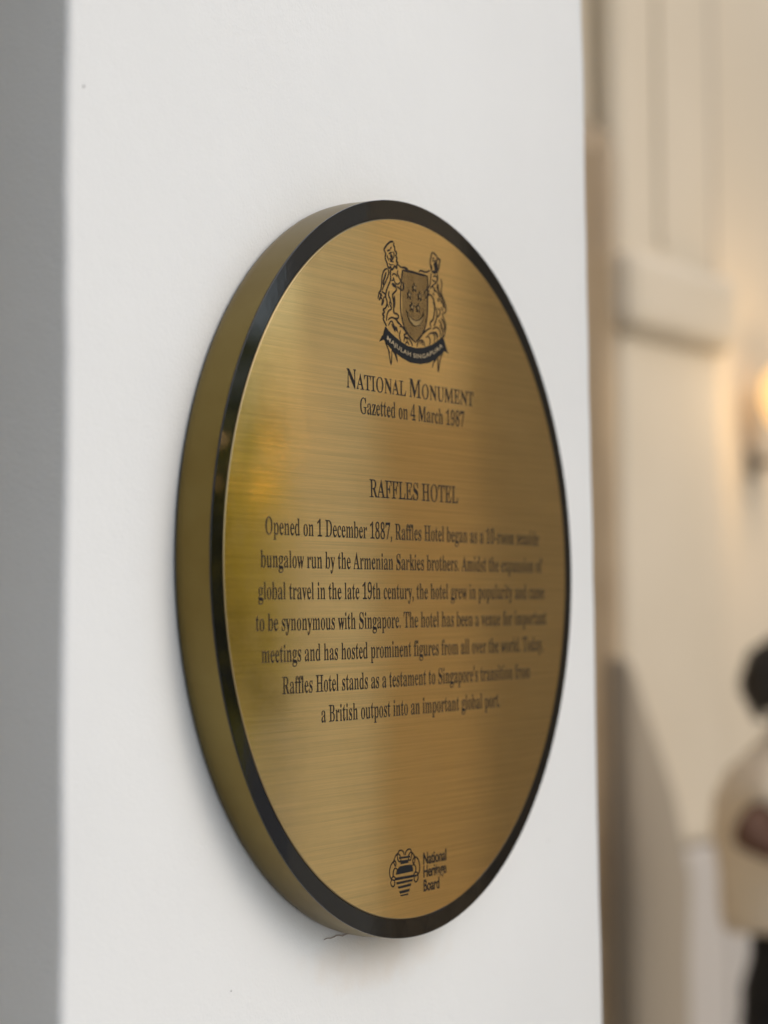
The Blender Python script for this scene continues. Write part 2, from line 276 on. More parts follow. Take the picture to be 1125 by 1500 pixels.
FONT = json.loads(r'''{"serif":{" ":[278],"'":[188,[73,462,115,462,128,599,128,716,60,716,60,599]],",":[219,[59,-118,124,-84,159,-32,159,26,149,77,138,111,105,123,75,116,67,95,65,66,76,26,102,10,101,-29,85,-69,59,-99]],"-":[323,[257,267,66,267,66,174,257,174]],".":[219,[109,111,80,103,71,81,67,51,71,21,80,-1,109,-9,138,-1,147,21,151,51,147,81,138,103]],"0":[559,[280,-10,227,-5,194,10,142,36,125,71,100,114,82,165,70,223,64,288,61,359,64,430,70,494,83,552,100,603,126,645,141,679,194,704,228,719,281,724,331,719,363,704,416,679,432,645,458,602,476,552,488,493,495,429,498,358,495,287,488,223,476,165,458,114,432,71,414,36,362,10,330,-5],[280,55,328,64,358,91,375,135,387,195,394,270,397,358,394,446,387,520,375,580,358,624,328,650,281,659,232,650,201,624,184,580,172,520,164,446,162,358,164,270,172,195,184,135,202,91,231,64]],"1":[559,[97,0,106,53,179,53,219,57,249,67,254,87,255,118,255,619,148,544,129,522,100,515,78,520,69,535,66,559,70,589,119,613,221,666,273,718,362,718,352,118,354,91,357,70,384,57,429,53,501,53,510,0]],"4":[559,[180,0,180,53,208,53,247,56,293,66,312,87,315,125,315,186,25,186,13,247,312,714,413,714,411,252,526,252,526,186,411,186,411,125,414,87,433,66,480,56,518,53,531,53,531,0],[79,252,315,252,315,427,316,522,320,619,279,587,255,545,231,503,214,475]],"7":[559,[174,0,436,605,164,605,121,592,106,554,101,504,47,504,49,714,526,714,526,665,243,0]],"8":[559,[273,-10,221,-7,187,2,142,16,103,35,102,58,79,86,64,116,55,148,52,182,57,223,70,258,92,288,118,314,136,338,206,361,164,385,111,412,119,440,95,471,82,505,77,542,78,573,86,602,98,631,118,656,117,679,159,698,198,712,232,721,285,724,345,719,389,702,445,675,452,639,472,597,478,549,474,512,463,480,445,454,420,431,398,409,332,387,400,358,460,328,455,297,481,264,499,228,505,189,499,131,476,82,462,43,402,13,343,-4],[302,421,349,444,374,472,384,494,389,520,392,551,382,606,369,630,348,649,317,662,279,666,228,658,193,634,181,611,173,584,171,554,173,522,181,495,196,474,219,455,247,438],[278,47,320,51,354,63,383,82,398,108,409,138,413,172,410,203,401,230,382,254,352,275,313,298,244,321,193,296,166,265,153,240,146,211,143,178,146,142,157,110,173,84,201,63,236,51]],"9":[559,[227,-10,190,-8,165,-3,151,7,115,25,79,49,79,76,70,103,69,123,75,140,90,152,112,160,122,132,131,106,145,84,166,67,195,56,238,53,323,85,373,182,396,343,326,316,296,295,283,284,263,277,231,275,181,281,152,299,105,328,87,369,66,420,60,482,63,528,71,570,85,609,108,642,110,671,159,694,191,710,220,721,264,724,308,720,338,708,379,689,428,661,436,625,461,580,478,526,487,462,486,388,489,334,483,283,475,234,464,187,446,145,427,107,398,73,393,44,345,21,306,4,274,-7],[274,347,321,352,359,366,384,387,396,414,391,492,381,553,364,600,343,631,312,651,270,657,215,646,181,615,167,582,159,539,155,488,165,410,200,363]],"A":[650,[22,0,23,27,23,32,43,45,56,71,73,111,307,694,334,693,541,129,576,51,617,33,660,27,660,0,341,0,341,27,395,32,446,45,456,68,437,121,398,197,154,197,117,105,113,88,109,72,111,47,134,32,184,27,190,27,155,0],[169,239,390,239,263,475]],"B":[659,[24,0,24,26,67,33,127,48,137,77,140,122,140,549,134,614,127,633,90,645,23,653,23,678,328,678,474,661,533,609,560,522,544,450,503,399,427,368,517,332,570,275,590,196,584,139,563,90,532,52,499,23,433,6,354,0],[242,375,280,375,333,378,375,389,411,406,434,431,448,467,454,514,449,555,441,589,427,614,398,632,364,642,322,646,279,643,244,633,242,613,241,582],[330,36,378,40,419,52,449,73,465,103,476,142,480,191,474,241,461,280,437,309,399,328,351,340,294,344,242,344,242,97,242,68,249,50,287,39]],"D":[738,[30,0,30,26,69,32,127,44,137,69,139,111,139,557,136,606,124,635,64,648,22,653,22,678,330,678,440,668,513,639,580,590,626,523,654,439,664,339,627,151,516,38,340,0],[331,36,402,44,456,70,499,112,530,171,546,247,554,341,529,510,456,611,332,645,289,641,247,631,243,609,242,573,242,107,243,72,247,51,286,40]],"E":[658,[21,0,21,25,65,30,124,44,138,72,141,116,141,549,139,587,135,615,126,634,66,648,24,653,24,678,594,678,594,476,571,476,559,532,539,575,514,605,474,625,411,637,345,641,287,638,255,632,244,621,243,578,243,366,288,366,334,370,368,381,390,401,405,428,419,466,429,514,453,514,453,176,428,176,423,213,416,244,407,270,390,299,365,318,340,325,308,330,276,331,243,331,243,100,244,69,256,52,297,44,343,41,389,43,438,48,477,58,508,71,535,89,557,112,574,139,594,173,612,213,640,213,599,0]],"F":[602,[23,0,23,26,78,34,128,50,138,79,140,125,140,558,136,603,126,630,64,645,21,653,21,678,586,678,586,476,562,476,554,514,543,547,531,574,517,596,497,613,471,626,435,635,389,640,342,642,286,640,242,627,241,593,242,368,283,368,328,372,363,383,386,403,400,430,414,468,423,516,450,516,450,176,424,176,415,229,401,270,386,299,364,318,328,329,281,333,242,333,242,120,246,64,261,46,302,35,382,26,382,0]],"G":[756,[399,-15,335,-10,271,5,226,29,180,62,144,104,114,153,92,209,79,272,74,341,79,408,92,469,113,524,145,573,178,614,226,648,273,673,324,688,383,693,436,689,480,677,543,656,577,649,593,652,604,660,624,693,651,693,651,458,625,458,609,497,594,532,577,564,558,592,535,615,509,635,468,649,434,657,398,660,281,624,210,517,184,339,192,243,212,163,243,101,288,55,344,28,410,19,451,21,485,29,518,41,533,68,537,106,537,190,534,229,522,254,486,263,446,269,410,271,410,295,745,295,745,271,694,266,647,254,639,230,637,191,632,43,576,11,488,-9]],"H":[779,[23,0,23,26,77,32,127,47,138,75,140,120,140,564,137,605,127,631,76,646,24,653,24,678,360,678,360,653,290,643,256,633,245,618,242,564,242,373,538,373,538,564,535,618,526,633,491,643,420,653,420,678,755,678,755,653,702,646,652,632,642,606,640,564,640,120,642,77,652,49,700,33,755,26,755,0,420,0,420,26,472,32,522,46,535,73,538,120,538,329,242,329,242,120,244,75,255,47,306,32,360,26,360,0]],"I":[388,[20,0,20,26,70,34,122,48,138,73,141,112,141,576,138,614,125,637,74,648,20,653,20,678,364,678,364,653,312,648,262,637,246,614,243,576,243,115,246,66,256,50,293,39,366,26,366,0]],"L":[635,[23,0,23,26,67,32,126,47,138,75,140,120,140,564,138,606,127,633,75,647,24,653,24,678,372,678,372,653,300,646,261,636,246,620,242,564,242,123,244,70,251,55,284,47,348,41,393,43,443,49,480,59,509,74,535,93,555,119,572,149,591,187,609,230,636,230,598,0]],"M":[944,[51,0,51,26,73,32,100,47,108,74,112,118,112,569,141,619,127,634,94,644,40,653,45,678,259,678,472,212,686,678,895,678,899,653,863,645,820,630,804,604,806,563,806,127,809,64,816,45,852,35,918,26,918,0,589,0,589,26,660,37,695,48,701,66,705,124,706,594,429,0,402,0,157,579,157,119,160,72,169,44,198,30,222,26,222,0]],"N":[735,[600,-16,159,521,159,117,162,73,170,46,194,32,216,26,216,0,59,0,59,26,89,35,104,45,109,62,113,117,148,578,78,645,58,653,62,678,214,678,582,251,582,562,578,617,572,632,557,643,525,653,525,678,682,678,682,653,661,647,637,633,631,605,628,561,628,-16]],"O":[782,[388,-16,340,-13,306,-4,257,11,224,31,189,56,161,86,136,120,114,158,96,199,84,243,76,290,74,339,77,388,85,434,97,479,113,520,136,557,161,592,189,621,227,647,259,667,310,682,345,691,395,694,443,691,477,682,525,668,559,648,593,623,621,594,646,560,669,522,686,481,699,436,706,389,709,339,705,290,697,243,686,199,669,158,646,120,621,86,593,56,555,31,523,11,472,-4,437,-13],[394,18,503,54,572,161,598,339,591,436,571,516,540,579,499,624,447,651,387,660,278,624,209,517,184,339,190,243,210,163,242,100,284,54,334,27]],"R":[704,[23,0,23,26,77,32,127,47,138,75,140,120,140,564,137,605,127,631,66,646,24,653,24,678,323,678,415,673,489,658,524,634,558,599,582,554,590,498,574,425,532,370,469,333,607,75,644,38,676,29,712,26,685,26,681,0,525,0,321,316,242,316,242,120,244,75,255,47,306,32,360,26,360,0],[242,348,303,348,357,352,403,364,441,385,464,414,477,452,483,500,468,579,419,626,334,642,289,639,247,629,243,609,242,574]],"S":[581,[64,-16,64,235,93,235,112,169,130,115,153,74,187,45,233,28,293,22,333,26,366,36,393,54,413,76,424,103,431,133,426,174,403,209,358,238,249,284,189,313,147,344,115,376,106,411,114,450,97,494,92,533,97,568,109,600,128,627,151,650,189,669,214,683,239,691,275,694,338,687,413,667,430,664,446,662,467,670,477,694,505,694,505,475,480,475,469,511,455,543,442,573,427,599,407,621,385,639,356,652,326,659,289,662,254,659,225,650,201,635,177,604,167,566,170,530,184,501,204,484,229,467,261,451,371,406,415,387,447,367,473,347,493,326,509,303,506,280,499,255,499,228,510,198,513,157,506,120,492,86,470,56,442,32,408,12,366,-3,334,-12,286,-15,238,-12,200,1,151,14,126,18,103,11,91,-16]],"T":[630,[137,0,137,26,191,31,245,46,258,75,261,120,261,645,222,645,165,640,121,625,90,601,70,567,53,524,43,473,16,473,16,678,611,678,611,472,586,472,559,568,506,626,400,645,363,645,363,120,366,73,380,45,432,31,488,26,488,0]],"U":[733,[369,-19,293,-12,223,8,201,43,164,91,144,154,138,231,138,564,135,605,125,631,74,646,22,653,22,678,358,678,358,653,289,643,253,633,242,618,240,564,241,208,245,154,257,110,275,77,308,52,354,38,409,33,509,56,565,124,584,237,584,563,580,604,573,631,546,645,522,653,522,678,673,678,673,653,657,644,638,628,632,602,629,563,629,270,622,176,600,102,556,48,515,11,442,-12]],"a":[512,[379,-15,342,-8,336,15,325,52,227,16,194,-6,142,-13,110,-10,95,0,93,17,71,39,62,65,56,94,61,135,79,172,107,203,152,230,227,257,319,283,318,359,312,395,296,421,265,435,220,440,166,432,146,408,152,382,159,363,161,344,159,320,154,301,142,288,115,284,88,289,79,303,73,324,70,352,71,385,82,415,98,432,126,446,156,458,178,467,205,472,241,474,302,470,339,457,372,435,396,404,409,363,413,313,412,93,404,59,453,51,477,62,454,41,439,10,416,-9],[225,50,281,61,319,94,319,252,221,225,172,183,152,125,155,83,176,58]],"b":[537,[64,-17,88,578,86,617,81,638,54,649,48,654,48,678,170,678,182,415,265,448,286,467,329,474,363,471,384,461,397,445,421,423,445,397,463,365,475,329,482,290,484,247,482,198,474,153,461,112,443,75,420,44,378,19,354,0,327,-11,286,-15,246,-9,221,10,156,42,79,-17],[272,21,312,27,342,44,361,73,376,115,386,170,389,238,387,294,379,339,367,374,348,398,316,412,274,417,237,413,206,402,189,383,182,360,182,102,187,57,233,30]],"c":[437,[232,-15,195,-12,174,-1,153,16,112,39,110,68,84,101,67,139,57,179,53,223,54,270,63,313,77,353,96,388,119,417,153,442,193,460,220,471,260,475,304,472,328,461,349,444,380,421,392,395,395,365,393,340,388,321,377,308,352,304,321,312,314,335,310,373,310,389,310,404,295,433,252,442,197,424,162,370,146,279,147,212,158,157,177,114,207,82,250,63,304,57,340,63,372,79,404,107,424,90,353,32,295,-3]],"d":[551,[208,-15,175,-12,155,-1,142,16,119,38,92,66,75,99,63,136,57,176,54,219,57,268,63,313,76,354,94,389,121,419,147,443,161,460,183,471,217,474,257,468,276,449,356,417,356,597,353,623,339,641,305,650,296,654,296,678,441,678,451,112,449,81,449,61,479,48,490,41,490,16,469,13,403,2,332,-15,359,58,270,17,253,-7],[255,42,278,47,330,62,348,84,356,113,356,360,350,383,332,402,300,414,259,418,203,406,173,372,161,335,153,287,150,228,153,171,160,123,171,87,201,53]],"e":[448,[229,-15,192,-12,170,-1,151,16,112,39,109,68,84,102,67,142,58,186,54,234,32,279,63,320,75,358,91,391,112,420,154,443,174,460,198,471,234,474,283,468,308,449,362,417,385,374,398,321,421,258,396,247,150,247,163,145,207,83,297,63,336,70,370,92,402,128,424,108,357,40,293,-1],[150,286,318,286,317,320,313,358,306,389,297,413,274,435,240,442,193,427,164,380,151,303]],"f":[318,[35,0,37,24,84,33,101,52,102,109,102,412,25,412,25,462,102,462,102,526,106,575,119,616,140,649,181,673,209,687,259,692,297,689,318,679,328,664,372,632,376,595,372,567,366,546,356,533,334,529,310,533,298,544,293,560,292,582,299,626,302,635,302,644,293,656,268,660,234,655,213,640,198,581,196,462,294,462,294,412,196,412,196,97,198,60,207,38,247,28,283,24,284,0]],"g":[487,[217,-209,158,-206,121,-197,71,-181,58,-160,38,-137,31,-111,40,-81,63,-57,102,-38,65,-15,42,13,35,45,62,80,72,110,89,128,117,146,184,164,100,200,66,251,56,316,58,346,66,374,78,399,94,420,115,439,148,454,171,465,197,472,234,474,273,472,302,465,340,453,452,453,466,399,383,399,399,369,408,337,411,303,409,275,403,249,392,225,377,204,357,186,329,172,308,161,289,155,256,153,234,154,211,155,186,151,166,141,148,125,140,106,151,81,210,73,261,73,310,72,351,67,386,60,425,43,451,19,465,-14,451,-55,457,-100,437,-137,395,-168,348,-191,293,-204],[234,185,276,193,302,217,312,242,318,274,319,314,316,354,308,386,320,411,288,434,234,442,193,434,168,411,157,386,150,354,147,314,151,274,157,242,169,217,194,193],[239,-173,327,-165,378,-140,398,-98,395,-76,379,-62,349,-54,305,-51,141,-51,109,-77,99,-108,106,-133,132,-154,159,-165,198,-171]],"h":[567,[54,0,54,24,69,28,96,38,100,56,102,83,102,594,100,621,95,639,69,650,64,655,64,678,184,678,196,397,289,440,312,465,362,474,417,456,447,403,468,315,468,83,469,56,473,39,499,28,512,24,514,0,328,0,301,24,316,24,369,39,374,83,374,323,364,384,344,399,302,404,272,398,219,380,196,350,196,83,197,56,201,39,225,28,241,24,241,0]],"i":[295,[150,539,122,544,110,561,103,585,101,614,103,644,111,668,122,685,150,690,178,685,190,668,197,644,199,614,197,585,190,561,178,544],[54,0,54,24,68,29,97,38,101,55,102,83,102,375,101,406,96,424,68,433,66,437,67,462,185,462,197,83,198,56,201,39,225,29,241,24,241,0]],"k":[534,[52,0,53,24,69,29,97,39,100,56,102,83,102,592,96,640,70,649,66,654,67,678,184,678,196,251,339,369,359,393,371,414,364,431,311,437,306,437,340,462,480,462,479,437,469,430,437,413,408,387,331,311,487,51,513,31,532,24,535,0,339,0,314,24,323,24,378,30,385,47,372,73,242,219,196,200,196,83,197,56,201,39,225,29,241,24,242,0]],"l":[297,[54,0,54,24,68,29,97,38,101,55,102,83,102,592,96,639,71,650,66,654,66,678,185,678,197,83,198,56,201,39,225,29,241,24,241,0]],"m":[825,[55,0,55,24,69,28,96,38,100,56,101,83,107,377,100,404,94,423,68,434,64,438,64,462,182,462,194,394,288,438,310,465,353,474,405,465,418,436,477,389,549,436,572,465,622,474,677,456,705,403,727,315,727,83,727,56,731,39,755,28,769,24,770,0,590,0,591,24,605,28,629,39,632,57,633,83,633,323,624,384,603,399,562,404,534,398,480,381,459,353,460,83,461,57,465,39,488,28,501,24,501,0,326,0,326,24,340,28,363,39,367,57,368,83,368,323,369,384,338,399,297,404,267,398,215,380,195,350,195,83,195,57,199,40,221,29,236,24,236,0]],"n":[567,[54,0,54,24,69,28,96,38,100,56,102,83,108,377,100,404,95,423,68,434,64,438,64,462,184,462,196,398,288,440,312,466,362,474,417,456,447,403,468,315,468,83,469,56,473,39,499,28,512,24,514,0,328,0,301,24,316,24,369,39,374,83,374,323,364,384,344,399,302,404,272,398,219,380,196,350,196,83,197,56,201,39,225,28,241,24,241,0]],"o":[501,[251,-15,211,-11,183,-1,147,17,115,41,93,70,76,105,63,143,56,185,53,229,55,275,63,317,76,356,93,390,114,419,145,443,183,460,210,471,250,474,290,471,317,460,355,443,385,420,406,391,425,357,437,318,445,276,447,229,445,183,437,141,425,102,407,68,385,39,345,16,318,-1,292,-12],[251,17,295,27,324,58,344,121,352,229,348,307,337,365,323,403,293,435,251,445,206,434,177,403,164,365,153,307,149,230,157,122,177,58,207,27]],"p":[553,[42,-207,42,-184,88,-175,102,-150,102,-95,104,362,99,400,93,422,71,433,64,439,64,462,178,462,191,391,279,438,297,466,343,475,377,472,397,461,410,444,431,421,459,393,476,360,487,322,494,282,496,238,494,191,487,148,476,108,458,72,429,42,406,18,393,-1,372,-11,338,-15,296,-8,278,13,196,48,196,-86,200,-147,204,-164,230,-175,275,-183,278,-207],[291,42,347,54,377,88,389,125,398,172,401,230,398,286,391,332,381,369,352,403,296,414,267,407,212,386,196,350,196,102,209,69,242,49]],"r":[428,[44,0,45,24,68,29,98,38,101,55,102,83,101,375,100,406,94,425,68,433,66,437,66,462,182,462,194,375,271,405,284,429,295,449,316,468,347,474,382,469,393,453,395,428,396,396,410,370,405,349,394,336,369,331,346,334,337,344,325,372,309,383,281,387,261,380,212,360,201,327,198,286,198,83,200,55,210,38,246,28,276,24,277,0]],"s":[429,[225,-15,197,-12,171,-5,142,9,109,13,89,6,76,-13,53,-13,53,157,79,157,91,118,106,85,123,58,145,38,174,26,209,22,247,26,274,40,290,60,296,87,293,113,278,136,249,156,179,193,146,211,120,231,104,252,97,275,94,300,79,328,73,368,82,403,106,433,149,456,168,470,210,475,246,471,288,458,299,456,317,454,332,459,343,475,363,475,363,330,340,330,328,363,312,391,297,413,266,434,222,441,190,437,166,426,151,408,146,386,147,364,156,346,199,315,266,282,298,265,322,246,337,226,343,202,345,174,363,141,367,96,355,58,329,27,289,4,267,-10]],"t":[340,[184,-14,148,-11,132,-1,128,16,118,39,102,69,97,106,96,415,30,415,41,446,140,550,192,631,215,631,184,462,298,462,298,415,191,415,191,122,197,76,214,64,250,60,282,73,307,111,331,98,261,36,235,-2]],"u":[558,[195,-15,156,-10,139,3,131,26,109,57,95,96,92,144,92,369,91,399,86,421,59,433,53,438,53,462,175,462,187,110,190,87,201,69,226,57,263,53,292,58,343,73,364,98,364,369,362,401,356,422,327,434,317,438,317,462,447,462,458,104,455,76,467,58,495,49,500,44,500,19,478,15,410,4,340,-15,367,60,295,38,273,20,260,5,245,-6,224,-13]],"v":[456,[212,-15,83,369,62,419,39,432,26,437,20,462,220,462,244,438,232,438,174,431,165,411,168,399,275,182,351,376,359,405,352,430,328,438,329,462,428,462,428,439,424,430,411,415,387,362,238,-15]],"w":[647,[182,-15,50,394,37,424,16,437,16,462,174,462,174,437,149,431,143,411,147,396,153,376,248,189,338,350,323,396,307,430,280,439,280,462,451,462,449,437,426,430,414,411,416,401,419,390,476,210,569,381,576,410,575,422,570,430,551,439,552,462,641,462,642,439,638,435,630,424,613,384,453,-15,430,-15,356,293,208,-15]],"x":[475,[38,0,36,22,44,34,68,55,92,84,211,203,91,392,61,424,34,437,31,462,226,462,226,438,196,433,179,417,195,387,273,306,333,382,346,400,353,415,354,425,345,432,326,438,329,462,433,462,433,441,428,430,405,409,378,378,267,274,405,54,424,32,449,23,449,0,257,0,258,24,285,29,305,36,306,45,299,64,285,88,205,170,145,91,130,69,122,51,124,29,170,22,175,22,144,0]],"y":[447,[78,-209,46,-203,35,-186,31,-159,8,-125,11,-101,18,-79,27,-64,53,-59,77,-63,88,-73,92,-91,93,-113,93,-121,92,-130,98,-143,128,-147,147,-138,170,-110,193,-66,209,-7,79,373,64,410,47,428,0,437,18,437,17,462,217,462,216,437,181,431,164,423,164,409,167,397,173,382,276,177,343,359,352,387,355,408,355,422,347,431,326,437,326,462,422,462,422,437,420,432,410,418,386,361,241,-36,191,-143,141,-174,132,-195,113,-205]],"z":[436,[19,0,19,21,278,428,191,428,154,425,124,418,105,405,90,385,76,357,65,322,39,322,47,462,409,462,409,433,159,37,227,37,274,40,311,49,337,65,354,88,372,120,387,160,411,160,399,0]]},"sans":{" ":[278],"A":[667,[362,686,293,686,0,0,100,0,186,201,476,201,567,0,667,0],[326,536,436,289,224,289]],"B":[563,[75,0,309,0,446,29,520,97,543,182,523,265,467,326,379,360,379,362,438,397,472,445,483,508,461,591,393,656,273,682,75,682],[173,594,263,594,334,581,371,546,382,499,366,438,318,402,238,390,173,390],[173,302,291,302,376,288,426,251,442,196,430,145,385,105,296,88,173,88]],"G":[740,[673,336,444,336,444,248,575,248,575,108,528,94,478,85,427,81,283,114,187,205,151,340,186,473,280,566,414,601,496,593,578,571,659,534,659,633,566,668,491,686,416,691,229,644,99,518,50,337,98,158,226,36,413,-9,502,-3,586,15,673,47]],"H":[729,[653,682,555,682,555,385,173,385,173,682,75,682,75,0,173,0,173,297,555,297,555,0,653,0]],"I":[250,[174,682,76,682,76,0,174,0]],"J":[250,[174,682,76,682,76,21,70,-67,39,-120,-37,-137,-62,-137,-44,-228,-14,-230,96,-201,156,-122,174,-8]],"L":[490,[172,682,74,682,74,0,480,0,480,88,172,88]],"M":[781,[709,682,618,682,391,402,165,682,73,682,73,0,171,0,171,531,173,531,383,267,399,267,609,531,611,531,611,0,709,0]],"N":[781,[706,682,614,682,614,154,152,682,74,682,74,0,166,0,166,525,622,0,706,0]],"P":[510,[70,682,70,0,168,0,168,295,270,295,400,321,475,389,500,486,477,585,405,655,283,682],[168,594,283,594,353,578,389,539,399,490,384,432,343,396,279,383,168,383]],"R":[604,[77,682,77,0,175,0,175,296,216,296,265,287,321,243,397,140,487,0,604,0,511,135,462,213,414,276,359,324,421,363,460,419,473,491,446,593,368,659,249,682],[175,598,238,598,315,586,358,550,372,495,361,441,320,400,238,384,175,384]],"S":[458,[399,643,350,670,299,686,247,691,138,668,66,606,40,509,116,368,259,275,335,165,323,126,287,93,224,79,159,90,98,124,44,178,44,54,102,19,165,-2,235,-9,333,15,401,80,426,176,350,333,207,422,131,522,145,564,183,593,239,603,288,597,342,575,399,532]],"U":[708,[648,682,550,682,550,285,547,226,534,176,507,136,468,108,415,88,347,81,291,87,242,107,200,139,176,172,163,215,159,279,159,682,61,682,61,258,103,106,207,19,345,-9,514,26,615,122,648,268]],"a":[427,[411,80,383,62,364,56,351,61,347,79,347,310,325,394,267,442,184,458,124,451,75,431,35,397,35,300,80,342,128,366,177,374,222,366,249,340,258,295,258,271,179,243,107,214,50,172,26,101,40,47,78,7,136,-9,177,-4,217,11,257,37,270,11,292,-4,325,-9,351,-6,377,5,411,26],[258,91,233,71,207,58,180,54,147,62,124,84,116,117,136,162,187,195,258,222]],"d":[510,[451,682,362,682,362,440,328,450,298,456,268,458,152,429,73,351,44,235,71,110,146,29,262,0,451,0],[362,75,272,75,191,94,148,147,135,222,153,304,203,358,279,378,307,376,334,371,362,361]],"e":[479,[438,130,386,101,334,82,281,76,207,91,156,136,130,211,446,211,422,349,354,431,251,458,141,429,68,350,41,230,66,113,140,25,259,-9,327,-3,384,14,438,44],[132,270,154,330,194,368,253,381,308,367,343,329,358,270]],"g":[427,[421,449,236,449,131,430,64,377,40,294,43,263,51,235,64,210,84,188,109,169,139,153,139,151,101,136,77,114,68,87,79,58,113,30,49,4,12,-37,0,-94,27,-164,100,-212,207,-230,321,-213,394,-164,419,-87,407,-34,365,10,289,38,213,55,168,74,152,96,186,127,260,142,334,181,354,208,370,244,376,282,372,317,357,347,329,380,421,380],[296,293,285,249,255,220,210,209,163,219,131,248,120,291,132,332,164,361,209,372,252,361,284,333],[333,-94,318,-129,276,-151,209,-159,141,-151,98,-128,84,-90,97,-55,133,-31,186,-22,249,-28,307,-50]],"i":[219,[154,449,65,449,65,0,154,0],[163,585,147,622,110,638,73,622,57,585,73,548,110,532,147,548]],"l":[219,[154,682,65,682,65,0,154,0]],"n":[500,[150,449,61,449,61,0,150,0,150,322,189,360,225,381,262,387,309,373,339,336,350,278,350,0,439,0,439,277,418,379,363,438,286,458,237,450,191,427,152,390,150,390]],"o":[552,[273,458,152,427,68,346,36,229,67,106,150,22,273,-9,400,21,485,104,516,229,484,347,399,428],[272,378,351,358,405,306,425,228,406,144,353,90,272,71,196,91,145,146,127,229,146,306,197,358]],"r":[396,[69,449,69,0,158,0,158,235,173,305,212,354,267,373,292,367,321,352,350,329,397,406,361,435,326,452,290,458,248,447,204,410,160,346,158,346,158,449]],"t":[333,[167,542,0,379,0,369,78,369,78,132,94,59,143,10,224,-9,258,-5,297,6,332,21,332,104,297,86,263,75,231,71,203,77,178,98,167,139,167,369,309,369,309,449,167,449]]}}''')
